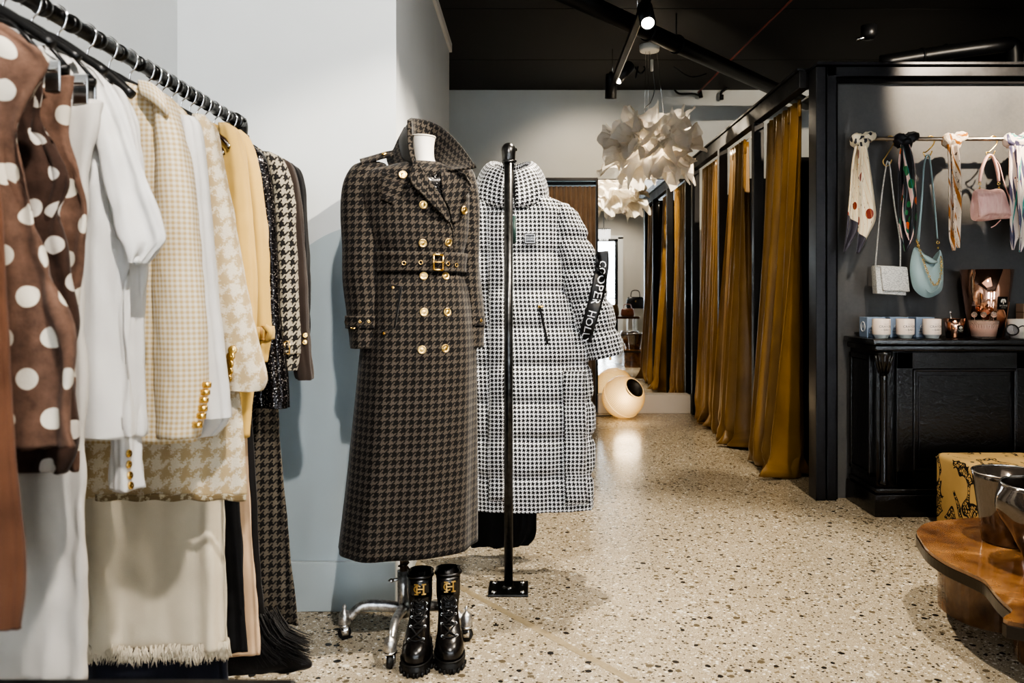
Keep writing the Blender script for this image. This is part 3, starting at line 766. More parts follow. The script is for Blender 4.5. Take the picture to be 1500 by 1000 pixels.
for q in ((sy0+.05, sy0+.075, .19, .83), (sy1-.06, sy1-.035, .19, .83), (sy0+.05, sy1-.035, .19, .215), (sy0+.05, sy1-.035, .805, .83)): rbox(bm, sx0-.012, sx0+.012, q[0], q[1], q[2], q[3], .004)
obj('side_panel', bm, Mlac, t, smooth=False)
ZT = .9185
# boxes
Mbox = plain('slate_blue_card', '#8496b0', .6); Mwhite = plain('white_ink', (.85, .85, .85), .5); Mink = plain('grey_ink', '#3f3e42', .6)
Mcream = plain('cream_glaze', '#e3d3c6', .35); Mbase = plain('pale_ceramic', '#b9bfc0', .3)
pos = ['left', 'middle', 'right']
wh = ['leftmost, nearest the corner of the sideboard', 'between the other two', 'next to the copper tumbler']
for i, px in enumerate((1270, 1304, 1342)):
    x0 = PX(px, 4.30); t = thing('candle_box', 'slate blue candle box, %s' % (('leftmost, with a round emblem on its open side', 'middle one of the three boxes behind the candles', 'rightmost of the three boxes, beside the copper tumbler')[i]), 'box', (x0+.05, 4.35, ZT), 'slate blue boxes behind the candles')
    bm = B(); rbox(bm, x0, x0+.10, 4.30, 4.40, ZT, ZT+.108, .0015, 2); obj('carton', bm, Mbox, t, smooth=False)
    bm = B(); textflat(bm, 'C', .026, (x0+.030, 4.2985, ZT+.058), (1, 0, 0), (0, 0, 1)); textflat(bm, 'BAR', .014, (x0+.028, 4.2985, ZT+.038), (1, 0, 0), (0, 0, 1)); box(bm, x0+.012, x0+.040, 4.2978, 4.2992, ZT+.022, ZT+.025)
    obj('box_lettering', bm, Mwhite, t, smooth=False)
    if i == 0:
        bm = B(); torus(bm, (x0-.001, 4.35, ZT+.056), .026, .0018, (1, 0, 0), 28, 6); textflat(bm, 'W', .030, (x0-.0015, 4.35, ZT+.056), (0, -1, 0), (0, 0, 1)); obj('round_emblem', bm, Mwhite, t, smooth=False)
for i, px in enumerate((1291, 1326, 1365)):
    c = Vector((PX(px, 4.215), 4.215, ZT))
    t = thing('candle', 'cream jar candle, %s' % (('leftmost of the three on the sideboard', 'middle of the three on the sideboard', 'rightmost of the three, beside the copper tumbler')[i]), 'candle', c, 'cream jar candles')
    bm = B(); lathe(bm, [(.030, 0), (.034, .003), (.036, .012), (.044, .020)], c, 32, capb=True, capt=False); obj('foot', bm, Mbase, t)
    bm = B(); lathe(bm, [(.044, .020), (.0455, .024), (.0455, .100), (.0445, .102), (.042, .101), (.042, .085), (.001, .085)], c, 40, capb=False, capt=False); obj('jar', bm, Mcream, t)
    bm = B(); b2 = bmesh.new()
    for s, sz, zz, xx in (('CRAYON', .0175, .062, 0), ('BAR', .0155, .045, 0), ('fine soy wax', .005, .030, 0), ('hand poured', .005, .076, 0), ('NO', .006, .045, -.022), ('ME', .006, .045, .022)):
        me = textmesh(s, sz); b3 = bmesh.new(); b3.from_mesh(me); bpy.data.meshes.remove(me)
        for v in b3.verts:
            a = (v.co.x+xx+.006)/.0455; v.co = Vector((c.x+.0459*math.sin(a), c.y-.0459*math.cos(a), ZT+zz+v.co.y))
        m2 = bpy.data.meshes.new('x'); b3.to_mesh(m2); b3.free(); bm.from_mesh(m2); bpy.data.meshes.remove(m2)
    obj('lettering', bm, Mink, t, smooth=False)
    b2.free()
cop = NT('copper_glass'); cop.set(color=(.86, .50, .36), metal=1, rough=.06); Mcop = cop.m
Mlab = plain('black_label', (.004, .004, .004), .3); Msil = plain('pale_ink', (.7, .68, .6), .4)
def tumbler(name, label, c, rb, rt, h, mat, cat, lab=None, g=None):
    t = thing(name, label, cat, c, g); c = Vector(c); bm = B()
    lathe(bm, [(rb*.9, 0), (rb, .003), (rb+(rt-rb)*.5, h*.5), (rt, h), (rt-.003, h+.001), (rt-.005, h-.004), (rb-.004, .012), (.001, .010)], c, 48, capb=False, capt=False); obj('vessel', bm, mat, t)
    if lab:
        a0, z0, w, hh = lab; rr = rb+(rt-rb)*((z0)/h)
        rows = []
        for v in (0, .5, 1):
            z = z0+hh*(.5-v); r2 = rb+(rt-rb)*(z/h)+.0012
            rows.append([Vector((c.x+r2*math.sin(a0+w/rr*(u/8-.5)), c.y-r2*math.cos(a0+w/rr*(u/8-.5)), c.z+z)) for u in range(9)])
        bm = B(); gridmesh(bm, rows); L = obj('label_plate', bm, Mlab, t)
        n = Vector((math.sin(a0), -math.cos(a0), 0)); xd = Vector((math.cos(a0), math.sin(a0), 0)); p = c+n*(rr+.0035)+Vector((0, 0, z0))
        bm = B(); s = hh/.05
        for k in range(7):
            a = PI*k/6; q = p+xd*.009*s*math.cos(a)+Vector((0, 0, (.006+.008*math.sin(a))*s)); lathe(bm, [(.001, .0006), (.0042*s, .0004), (.0042*s, 0)], q, 10, n, False, False)
        tube(bm, [p+Vector((0, 0, .008*s)), p+Vector((0, 0, -.004*s))], .0022*s, 6)
        textflat(bm, 'BAOBAB', .0095*s, p+Vector((0, 0, -.010*s)), xd, (0, 0, 1)); textflat(bm, 'collection', .006*s, p+Vector((0, 0, -.018*s)), xd, (0, 0, 1))
        obj('label_print', bm, Msil, L, smooth=False)
    return t
c1 = Vector((PX(1398, 4.24), 4.24, ZT))
t = tumbler('copper_tumbler', 'small copper tumbler candle with black label next to the cream candles', c1, .040, .054, .103, Mcop, 'candle', (.15, .05, .032, .038))
bm = B(); tube(bm, [c1+Vector((-.01, .0, .02)), c1+Vector((-.022, .0, .135))], .003, 8); tube(bm, [c1+Vector((-.022, 0, .13)), c1+Vector((-.02, 0, .142))], .006, 8); obj('wick_tool', bm, M['chrome'], t)
c2 = Vector((PX(1445, 4.345), 4.345, ZT))
tumbler('copper_vase', 'large flared copper vase with black label behind the glass candle', c2, .085, .132, .365, Mcop, 'vase', (.25, .185, .062, .068))
c3 = Vector((PX(1441, 4.175), 4.175, ZT))
mg = NT('bubble_glass'); mg.set(color=(.80, .68, .60), rough=.15, trans=.8, ior=1.25); mg.bump(mg.vor(mg.coord('Object'), 140), .5, .004)
t = tumbler('glass_candle', 'textured rosy glass candle holding three bubble picks, before the copper vase', c3, .056, .072, .095, mg.m, 'candle')
bm = B(); lathe(bm, [(.001, .014), (.053, .014), (.064, .075), (.001, .075)], c3, 32); obj('wax', bm, plain('pink_wax', '#c9a59a', .5), t)
for dx in (-.045, .0, .048):
    bm = B(); tube(bm, [c3+Vector((dx, .0, .07)), c3+Vector((dx*1.1, 0, .115))], .002, 6); lathe(bm, [(.001, -.016), (.011, -.011), (.016, 0), (.011, .011), (.001, .016)], c3+Vector((dx*1.1, 0, .125)), 16); obj('bubble_pick', bm, mg.m, t)
c4 = Vector((PX(1503, 4.19), 4.20, ZT))
t = tumbler('white_candle', 'white glass candle partly behind the black sunglasses', c4, .068, .082, .10, plain('milk_glass', '#cfcac2', .15), 'candle')
bm = B(); lathe(bm, [(.001, .03), (.06, .03), (.074, .088), (.001, .088)], c4, 32); obj('wax', bm, plain('white_wax', '#ded6ca', .5), t)
t = thing('sunglasses', 'black round sunglasses standing in front of the white candle', 'glasses', P(1492, 494, 4.115))
gl = NT('smoke_lens'); gl.set(color=(.25, .25, .27), rough=.05, trans=.6)
for px in (1483, 1513):
    p = P(px, 483, 4.112); bm = B(); torus(bm, p, .030, .0035, (.1, -1, .1), 32, 8, 1.15, .9); rim = obj('rim', bm, M['blackplastic'], t)
    bm = B(); lathe(bm, [(.030, 0), (.001, .002)], p, 24, (.1, -1, .1), False, False); obj('lens', bm, gl.m, rim)
bm = B(); tube(bm, [P(1492, 480, 4.11), P(1498, 477, 4.105), P(1504, 480, 4.11)], .003, 8, sub=4); obj('bridge', bm, M['blackplastic'], t)
bm = B(); tube(bm, [P(1474, 480, 4.112), P(1473, 481, 4.13), P(1472, 493, 4.155)], .003, 8, sub=4); obj('temple_arm', bm, M['blackplastic'], t)
x0 = PX(1496, 4.40)
t = thing('perfume_box', 'beige carton at the right edge behind the white candle', 'box', (x0+.04, 4.42, ZT))
bm = B(); rbox(bm, x0, x0+.08, 4.38, 4.45, ZT, ZT+.18, .002); obj('carton', bm, plain('beige_card', '#b79a80', .6), t, smooth=False)
bm = B(); rbox(bm, x0-.001, x0+.081, 4.379, 4.451, ZT+.13, ZT+.136, .001); obj('lid_edge', bm, plain('tan_card', '#8d7058', .6), t, smooth=False)

# ============================================================= ROD, SCARVES, BAGS
YR = 4.36; ZR = PZ(203.5, YR)
mr = plain('brushed_rod', (.42, .36, .30), .3, 1)
t = thing('wall_rod', 'slim metal rod on the display wall holding scarves and bags', 'rail', (2.7, YR, ZR))
bm = B(); tube(bm, [(PX(1250, YR), YR, ZR), (3.75, YR, ZR)], .011, 16); obj('rod', bm, mr, t)
for x in (PX(1262, YR), 3.7):
    bm = B(); tube(bm, [(x, YR, ZR), (x, 4.50, ZR)], .009, 12); obj('wall_bracket', bm, M['blackmetal'], t)
def shook(label, px, ytop, ybot, mat, g='brass S hooks on the rod'):
    t_ = P(px, ytop, YR); xx = t_.x; zt = ZR+.0165; zb = PZ(ybot, YR-.01)
    pts = [(xx-.022, YR, ZR-.012), (xx-.020, YR, ZR+.006), (xx-.004, YR, zt), (xx+.016, YR, ZR+.004), (xx+.012, YR, ZR-.03), (xx-.028, YR-.004, (ZR+zb)/2-.02), (xx-.046, YR-.006, zb+.025), (xx-.030, YR-.006, zb), (xx-.008, YR-.006, zb+.012), (xx+.002, YR-.006, zb+.035)]
    bm = B(); tube(bm, pts, .0034, 10, sub=5); o = onething('s_hook', bm, mat, label, 'hook', group=g)
    return xx-.030, zb
shook('thin brass S hook holding the white crocodile bag', 1305, 200, 243, M['brass']); shook('gold S hook holding the pale blue bag', 1364, 200, 230, M['gold']); shook('gold S hook holding the pink bag', 1456, 200, 230, M['gold'])
def scarf(label, px, mats, tails, seed, kw=.055):
    c = Vector((PX(px, YR), YR-.005, ZR)); t = thing('silk_scarf', label, 'scarf', (c.x, c.y, c.z-.6), 'silk scarves knotted on the rod')
    q = random.Random(seed)
    bm = B()
    for k, (dx, dz, a, rx, rz) in enumerate(((-.024, -.008, .5, .040, .040), (.032, .006, -.4, .048, .030), (.0, -.026, 0, .034, .038))):
        rows = []
        for i in range(13):
            th = PI*i/12; row = []
            for j in range(24):
                ph = 2*PI*j/24; rr = 1+.12*math.sin(5*ph+k)+.08*math.sin(9*th+ph*3)
                v = Vector((rx*math.cos(th), .034*math.sin(th)*math.sin(ph)*rr, rz*math.sin(th)*math.cos(ph)*rr))
                v.rotate(Matrix.Rotation(a, 3, 'Y')); row.append(c+Vector((dx*kw/.055, -.012 if k == 2 else 0, dz))+v)
            rows.append(row)
        gridmesh(bm, rows, True)
    obj('knot', bm, mats[1] if len(mats) > 1 else mats[0], t)
    for k, (rowsdef, yo, ph) in enumerate(tails):
        # rowsdef: (py, pxl, pxr)
        rows = []; n = 40; m = 30
        for i in range(m):
            py, xl, xr = cat(rowsdef, i/(m-1)); Y = YR-.035+yo
            row = []
            for j in range(n):
                u = j/(n-1); x = PX(xl+(xr-xl)*u, Y)
                amp = .012*min(1, (xr-xl)/14)
                y = Y-amp*math.sin(u*PI*2.6+ph+i*.04)-.003*math.sin(u*13+ph*2)
                row.append(Vector((x, y, PZ(py, Y))))
            rows.append(row)
        L = PZ(rowsdef[0][0], YR)-PZ(rowsdef[-1][0], YR)
        uvu = [[(j/(n-1)-.5)*.16+k*.3 for j in range(n)] for _ in range(m)]
        bm = B(); gridmesh(bm, rows, uvu=uvu); obj('scarf_tail', bm, mats[0], t, solid=.003)
    return t
def silk(name, base, items, edge=None):
    """items: (kind, scale, colour, threshold)"""
    t = NT(name); uv = t.coord('UV'); c = col(base); cur = t.mix(0., c, c)
    for i, (kind, sc, co_, th, st) in enumerate(items):
        mp = t.new('ShaderNodeMapping'); t.l.new(uv, mp.inputs[0]); mp.inputs['Location'].default_value = (i*1.37, i*.71, 0); mp.inputs['Scale'].default_value = st; mp.inputs['Rotation'].default_value = (0, 0, .6 if kind == 'w' else 0)
        if kind == 'n': f = t.math('GREATER_THAN', t.noise(mp.outputs[0], sc, 2, .5), th)
        elif kind == 'v': f = t.math('LESS_THAN', t.vor(mp.outputs[0], sc), th)
        else:
            x, y, _ = t.sep(mp.outputs[0]); f = t.math('LESS_THAN', t.math('FRACT', t.math('MULTIPLY', t.math('ADD', x, t.math('MULTIPLY', y, .35)), sc)), th)
        cur = t.mix(f, cur, co_)
    if edge:
        _, y, _ = t.sep(uv); cur = t.mix(t.math('GREATER_THAN', t.math('ADD', y, t.math('MULTIPLY', t.sep(uv)[0], -.3)), edge[0]), cur, edge[1])
    t.set(color=cur, rough=.38, sheen=.2, spec=.4); return t.m
s1 = silk('cream_silk', '#d9cdb2', [('n', 70, '#5a544c', .66, (1, .35, 1)), ('v', 7, '#7a2c1c', .22, (1, 1, 1)), ('w', 30, '#c98a4a', .06, (1, 1, 1))], (.40, '#3a3842'))
s1b = silk('navy_cream_silk', '#cfc4ab', [('n', 14, '#2a2a35', .55, (1, 1, 1))])
s2 = silk('black_floral_silk', '#16161d', [('w', 9, '#d8b4ab', .34, (1, 1, 1)), ('v', 11, '#1f6b3a', .30, (1, 1, 1)), ('v', 8, '#c25a2a', .20, (1, 1, 1)), ('w', 9, '#2c7f80', .05, (1, 1, 1)), ('w', 4.5, '#14141c', .30, (1, -1, 1))])
s2b = silk('black_silk', '#14141a', [('n', 16, '#b58f86', .66, (1, 1, 1))])
s3 = silk('orange_check_silk', '#d8c6b0', [('w', 9, '#b9772c', .50, (1, 2.2, 1)), ('w', 150, '#4a3a2c', .25, (1, .6, 1)), ('w', 9, '#ddccb8', .28, (1, 2.2, 1)), ('w', 4.5, '#e0cfbe', .30, (1, 2.2, 1)), ('n', 40, '#54463a', .66, (1, 1, 1))])
s4 = silk('lilac_stripe_silk', '#e2d3c8', [('w', 12, '#57546f', .34, (1, 1.2, 1)), ('w', 3.5, '#4aa79a', .05, (1, -1, 1)), ('n', 40, '#8a4a34', .70, (1, 1, 1))])
scarf('cream silk scarf with dark border, leftmost on the rod', 1262, (s1, s1b), [
    ([(214, 1252, 1266), (240, 1247, 1262), (290, 1243, 1258), (330, 1239, 1258), (352, 1237, 1248), (369, 1235, 1238)], .0, .3),
    ([(214, 1256, 1270), (240, 1256, 1275), (290, 1257, 1282), (320, 1257, 1284), (345, 1256, 1273), (371, 1255, 1259)], -.012, 1.7)], 1)
scarf('black silk scarf with pink and green print between the two shoulder bags', 1325, (s2, s2b), [
    ([(212, 1318, 1330), (240, 1314, 1338), (280, 1314, 1342), (320, 1314, 1343), (345, 1318, 1340), (368, 1325, 1329)], .0, .9),
    ([(212, 1320, 1334), (240, 1322, 1342), (280, 1324, 1343), (310, 1322, 1343), (335, 1325, 1341), (352, 1331, 1334)], -.012, 2.3)], 2)
scarf('orange and beige patterned silk scarf beside the pink bag', 1396, (s3,), [
    ([(212, 1386, 1400), (240, 1388, 1403), (290, 1388, 1404), (330, 1388, 1403), (350, 1389, 1401), (367, 1395, 1399)], .0, .3),
    ([(212, 1392, 1404), (240, 1393, 1408), (290, 1396, 1410), (330, 1396, 1409), (350, 1398, 1408), (363, 1403, 1406)], -.010, 2.0)], 3)
scarf('white and lilac striped silk scarf at the right edge', 1489, (s4,), [
    ([(214, 1478, 1494), (250, 1477, 1494), (300, 1478, 1496), (340, 1478, 1493), (355, 1479, 1488), (366, 1482, 1485)], .0, .1),
    ([(214, 1487, 1510), (250, 1488, 1512), (300, 1489, 1512), (340, 1492, 1510), (369, 1493, 1496)], -.012, 1.3)], 4, .085)
# white crocodile bag
YB = 4.33
croc = NT('crocodile_leather'); v = croc.vor(croc.coord('UV', (1, 2.6, 1)), 55, 'Distance', 'DISTANCE_TO_EDGE')
croc.set(color=croc.ramp(v, [(0, '#8f9292'), (.12, '#c9c9c6')]), rough=.35); croc.bump(v, .5, .004)
t = thing('crossbody_bag', 'small white crocodile-textured flap bag on a long strap', 'handbag', P(1300, 430, YB))
x0, x1 = PX(1279, YB), PX(1323, YB); z0, z1 = PZ(430, YB), PZ(390, YB); ya, yb = YB-.035, YB+.03
def skewbox(bm, xs, ys, zs, sk): 
    b2 = B(); rbox(b2, xs[0], xs[1], ys[0], ys[1], zs[0], zs[1], .004)
    for v_ in b2.verts: v_.co.z += (v_.co.x-xs[0])*sk[0]; v_.co.x += (zs[1]-v_.co.z)*sk[1]
    me = bpy.data.meshes.new('t'); b2.to_mesh(me); b2.free(); bm.from_mesh(me); bpy.data.meshes.remove(me)
bm = B(); skewbox(bm, (x0, x1-.006), (ya+.004, yb), (z0, z1), (-.06, .06)); obj('bag_body', bm, croc.m, t)
bm = B(); skewbox(bm, (x0+.022, x1+.002), (ya-.010, ya+.006), (z0+.018, z1+.002), (-.06, .10)); skewbox(bm, (x0+.004, x1), (ya-.006, yb), (z1-.004, z1+.005), (-.06, 0)); obj('flap', bm, croc.m, t)
bm = B()
hx, hz = PX(1300, YB), PZ(243, YB)
tube(bm, [(x0+.012, YB, z1), P(1290, 300, YB), (hx-.006, YB, hz+.006), (hx+.004, YB, hz+.018), (hx+.012, YB, hz), P(1310, 300, YB), P(1318, 350, YB), (x1-.016, YB, z1-.01)], .0075, 8, flat=.4, sub=5); obj('shoulder_strap', bm, croc.m, t)
# pale blue hobo
blue = NT('pale_blue_leather'); n = blue.noise(blue.coord('Object'), 120, 3); blue.set(color='#93a9ab', rough=.38); blue.bump(n, .15, .002)
YB = 4.33
t = thing('hobo_bag', 'pale blue crescent shoulder bag with gold chain', 'handbag', P(1358, 436, YB))
bm = B(); outl = [(1340, 362), (1352, 370), (1366, 384), (1374, 372), (1377, 366), (1381, 378), (1382, 405), (1380, 424), (1370, 433), (1358, 436), (1346, 431), (1337, 420), (1333, 400), (1334, 380)]
pts = smoothpoly(outl, 5)
def puff(bm, pts, Y, d, n=7):
    """pillow between outline (px) curves"""
    cxp = sum(p[0] for p in pts)/len(pts); cyp = sum(p[1] for p in pts)/len(pts)
    for sgn in (-1, 1):
        rows = []
        for i in range(n+1):
            s = i/n; h = d*math.sqrt(max(0, 1-(1-s)**2.4)); k = 1-s
            if i == n: k = .02
            rows.append([Vector((PX(cxp+(x-cxp)*k, Y), Y+sgn*h, PZ(cyp+(y-cyp)*k, Y))) for x, y in pts])
        gridmesh(bm, rows, True, True)
puff(bm, pts, YB, .035); obj('bag_body', bm, blue.m, t)
bm = B(); tube(bm, [P(x, y, YB-.036+.03*abs(k-4)/4) for k, (x, y) in enumerate([(1341, 372), (1344, 395), (1351, 415), (1361, 428), (1372, 424), (1380, 410)])], .0022, 6, sub=5); obj('seam_piping', bm, blue.m, t)
bm = B(); tube(bm, [P(1350, 372, YB-.04), P(1358, 379, YB-.045), P(1366, 383, YB-.045), P(1373, 383, YB-.035)], [.006, .016, .014, .004], 12, sub=5); obj('rolled_handle', bm, blue.m, t)
bm = B(); tube(bm, [P(1345, 355, YB), P(1350, 300, YB), P(1353, 250, YB), P(1356, 231, YB-.0), P(1360, 227, YB), P(1363, 240, YB), P(1369, 300, YB), P(1373, 350, YB)], .008, 8, flat=.45, sub=5); obj('shoulder_strap', bm, blue.m, t)
bm = B(); tube(bm, [P(1344, 350, YB-.006), P(1349, 300, YB-.008), P(1353, 245, YB-.008)], .006, 8, flat=.5, sub=4); obj('strap_end', bm, blue.m, t)
def chain(bm, pts, r=.006, w=.0018, step=.009):
    ps = [Vector(cat([tuple(p) for p in pts], i/60)) for i in range(61)]; d = 0; k = 0
    for a, b in zip(ps, ps[1:]):
        d += (b-a).length
        if d > step:
            d = 0; k += 1; ax = (b-a).normalized(); s = ax.orthogonal().normalized(); q = ax.cross(s)
            torus(bm, b, r, w, s if k % 2 else q, 12, 5)
bm = B(); chain(bm, [P(1343, 352, YB-.03), P(1346, 362, YB-.045), P(1352, 380, YB-.06), P(1360, 402, YB-.062), P(1368, 417, YB-.06), P(1375, 412, YB-.06), P(1379, 395, YB-.05), P(1378, 375, YB-.04)], .0055); obj('gold_chain', bm, M['gold'], t)
for (x, y) in ((1344, 352), (1374, 355)):
    bm = B(); torus(bm, P(x, y, YB-.004), .008, .002, (0, 1, 0)); torus(bm, P(x, y+8, YB-.004), .006, .002, (1, 0, 0))
    obj('strap_ring', bm, M['gold'], t)
# pink bag
pink = NT('pink_pleated_leather'); x, y, _ = pink.sep(pink.coord('Object')); nz = pink.noise(pink.coord('Object', (3, 1, .6)), 22, 4, .6)
pink.set(color=pink.ramp(nz, [(.3, '#e2aea6'), (.7, '#f0cabf')]), rough=.45); pink.bump(nz, .6, .006)
pinks = plain('pink_leather', '#e8bab0', .4)
t = thing('top_handle_bag', 'pink gathered leather bag with wide top handle', 'handbag', P(1452, 325, YB))
pts = smoothpoly([(1426, 280), (1436, 276), (1450, 278), (1462, 276), (1471, 280), (1476, 295), (1482, 315), (1479, 320), (1462, 321), (1440, 324), (1424, 322), (1421, 308), (1423, 292)], 5)
bm = B(); puff(bm, pts, YB, .045); obj('bag_body', bm, pink.m, t)
pts = smoothpoly([(1430, 284), (1450, 283), (1468, 281), (1474, 300), (1477, 312), (1465, 316), (1450, 315), (1436, 318), (1432, 300)], 5)
bm = B(); puff(bm, pts, YB-.035, .022); obj('pleated_flap', bm, pink.m, t)
bm = B(); tube(bm, [P(1435, 266, YB), P(1438, 248, YB), P(1445, 231, YB), P(1451, 227, YB), P(1456, 233, YB), P(1461, 250, YB), P(1463, 266, YB)], [.010, .013, .012, .010, .011, .013, .010], 10, flat=.6, sub=5); obj('top_handle', bm, pinks, t)
bm = B(); tube(bm, [P(1452, 229, YB+.02), P(1463, 240, YB+.02), P(1470, 265, YB+.02), P(1478, 288, YB+.01), P(1480, 296, YB)], .0045, 8, flat=.6, sub=5); obj('long_strap', bm, pinks, t)
bm = B(); tube(bm, [P(1432, 280, YB-.06), P(1434, 300, YB-.062), P(1435, 317, YB-.06)], [.003, .005, .006], 8, sub=3); obj('zip_pull', bm, pinks, t)
for (x, y) in ((1435, 269), (1463, 269)):
    bm = B(); torus(bm, P(x, y, YB-.004), .007, .002, (0, 1, 0)); torus(bm, P(x, y+6, YB-.004), .006, .002, (1, 0, 0)); obj('handle_ring', bm, M['gold'], t)
bm = B(); tube(bm, [P(1466, 322, YB), P(1458, 330, YB), P(1452, 333, YB)], .003, 6); obj('strap_tail', bm, pinks, t)

# ============================================================= OTTOMAN
to = NT('ochre_print'); g = to.coord('Object')
b = to.ramp(to.noise(g, 5, 4), [(.3, '#c9a76e'), (.7, '#dcbb80')])
mp = to.new('ShaderNodeMapping'); to.l.new(g, mp.inputs[0]); mp.inputs['Rotation'].default_value = (.0, .35, .0); mp.inputs['Scale'].default_value = (1, .8, .55)
blob = to.noise(mp.outputs[0], 8.5, 1, .4)
v = to.vor(to.coord('Object'), 62, 'Distance', 'DISTANCE_TO_EDGE'); v1 = to.vor(to.coord('Object'), 48)
# ribbed rope-like bands: ridges along the blob contour, broken into beads
band = to.math('LESS_THAN', to.math('ABSOLUTE', to.math('SUBTRACT', to.math('FRACT', to.math('MULTIPLY', blob, 4.6)), .5)), .16)
bead = to.math('GREATER_THAN', v, .10)
edge = to.math('LESS_THAN', to.math('ABSOLUTE', to.math('SUBTRACT', to.math('ABSOLUTE', to.math('SUBTRACT', to.math('FRACT', to.math('MULTIPLY', blob, 4.6)), .5)), .17)), .035)
zone = to.math('GREATER_THAN', to.noise(g, 6.5, 1), .46)
m = to.math('MULTIPLY', to.math('MAXIMUM', to.math('MULTIPLY', band, to.math('SUBTRACT', 1., bead)), to.math('MAXIMUM', edge, to.math('MULTIPLY', band, to.math('LESS_THAN', v1, .35)))), zone)
to.set(color=to.mix(m, b, (.012, .010, .010)), rough=.8); to.bump(to.noise(g, 500, 2), .2, .002)
t = thing('ottoman', 'ochre yellow upholstered ottoman with black rope-like print', 'ottoman', (2.45, 3.72, 0))
bm = B(); rbox(bm, 2.0, 2.9, 3.50, 3.93, .02, .375, .028, 5); obj('upholstery', bm, to.m, t)
for x in (2.07, 2.83):
    for y in (3.57, 3.86):
        bm = B(); lathe(bm, [(.018, 0), (.022, .04)], (x, y, 0), 14); obj('leg', bm, M['blackmetal'], t)
bm = B(); tube(bm, [(2.006, 3.925, .350), (2.006, 3.51, .350), (2.89, 3.506, .350)], .004, 8); obj('piping', bm, to.m, t)

# ============================================================= COFFEE TABLE
tw = NT('burl_veneer'); g = tw.coord('Object'); n0 = tw.noise(g, 2.2, 3, .5, 'Color')
vm = tw.new('ShaderNodeVectorMath', operation='MULTIPLY_ADD'); tw.l.new(n0, vm.inputs[0]); vm.inputs[1].default_value = (.35, .35, .35); tw.l.new(g, vm.inputs[2])
n1 = tw.noise(vm.outputs[0], 6, 6, .62)
tw.set(color=tw.ramp(n1, [(.30, (.045, .020, .010)), (.5, (.17, .080, .032)), (.72, (.33, .18, .08))]), rough=.10, coat=.5, spec=.5)
Mburl = tw.m
tz = .28
def at(px, py, z): Y = F*(EH-z)/(py-EY); return (PX(px, Y), Y)
top = [at(x, y, tz) for x, y in ((1347, 787), (1343, 778), (1352, 768), (1370, 763), (1402, 759.5), (1440, 757))]
top += [(2.10, 3.16), (2.50, 3.05), (2.75, 2.7), (2.7, 2.25), (2.35, 1.95), (1.9, 1.96)]
top += [at(x, y, tz) for x, y in ((1502, 914), (1483, 893), (1462, 873), (1450, 858), (1440, 848), (1415, 836), (1385, 822), (1360, 805))]
op = smoothpoly(top, 5)
t = thing('coffee_table', 'low cloud-shaped burl wood coffee table with dark metal rim', 'coffee table', (2.1, 2.6, 0))
bm = B(); prism(bm, op, tz-.012, tz); obj('tabletop', bm, Mburl, t, smooth=False)
bm = B(); cxx, cyy = 2.1, 2.6
def scaled(s): return [(cxx+(x-cxx)*s, cyy+(y-cyy)*s) for x, y in op]
bm = B(); prism(bm, scaled(1.004), tz-.045, tz-.0125); obj('metal_rim', bm, plain('dark_bronze_rim', (.06, .05, .04), .3, .9), t, smooth=False)
base = [(1.515, 2.95), (1.507, 2.85), (1.53, 2.77), (1.585, 2.715), (1.645, 2.685), (1.60, 2.62), (1.555, 2.56), (1.535, 2.49), (1.545, 2.40), (1.62, 2.26), (1.85, 2.16), (2.2, 2.15), (2.45, 2.35), (2.5, 2.7), (2.3, 2.92), (2.05, 3.0), (1.85, 3.02), (1.65, 3.04), (1.56, 3.02)]
bm = B(); prism(bm, smoothpoly(base, 5), 0, tz-.045); obj('drum_base', bm, Mburl, t, smooth=False)
# smoked glass vases
mv = NT('smoked_mirror_glass'); mv.set(color=(.16, .14, .125), metal=.8, rough=.07)
t = thing('glass_vase', 'smoked mirrored glass vase at the far side of the coffee table', 'vase', (PX(1482, 2.80), 2.80, tz+.0015))
c = Vector((PX(1480, 2.80), 2.80, tz)); bm = B()
lathe(bm, [(.085, 0), (.090, .004), (.098, .08), (.118, .225), (.122, .245), (.118, .245), (.094, .08), (.083, .012), (.001, .012)], c, 48, capb=False, capt=False); obj('vessel', bm, mv.m, t)
bm = B(); torus(bm, c+Vector((0, 0, .245)), .120, .003, (0, 0, 1), 48, 6); obj('rim', bm, M['chrome'], t)
c = Vector((PX(1538, 2.52), 2.52, tz))
t = thing('hammered_vase', 'dimpled smoked glass vase cut by the right edge, nearest on the coffee table', 'vase', c)
bm = B(); rows = []
for i in range(24):
    v_ = i/23; z = tz+.265*(1-v_); rr = cat([(.135,), (.150,), (.145,), (.125,), (.10,), (.075,), (.062,)], v_)[0]
    rows.append([Vector((c.x+rr*(1+.02*math.sin(6*a_+i*.5))*math.cos(a_), c.y+rr*(1+.02*math.sin(6*a_+i*.5))*math.sin(a_), z)) for a_ in [2*PI*j/48 for j in range(48)]])
gridmesh(bm, rows, True, True); obj('vessel', bm, mv.m, t, solid=.004)
bm = B(); torus(bm, c+Vector((0, 0, .265)), .135, .004, (0, 0, 1), 48, 6); obj('rim', bm, M['chrome'], t)
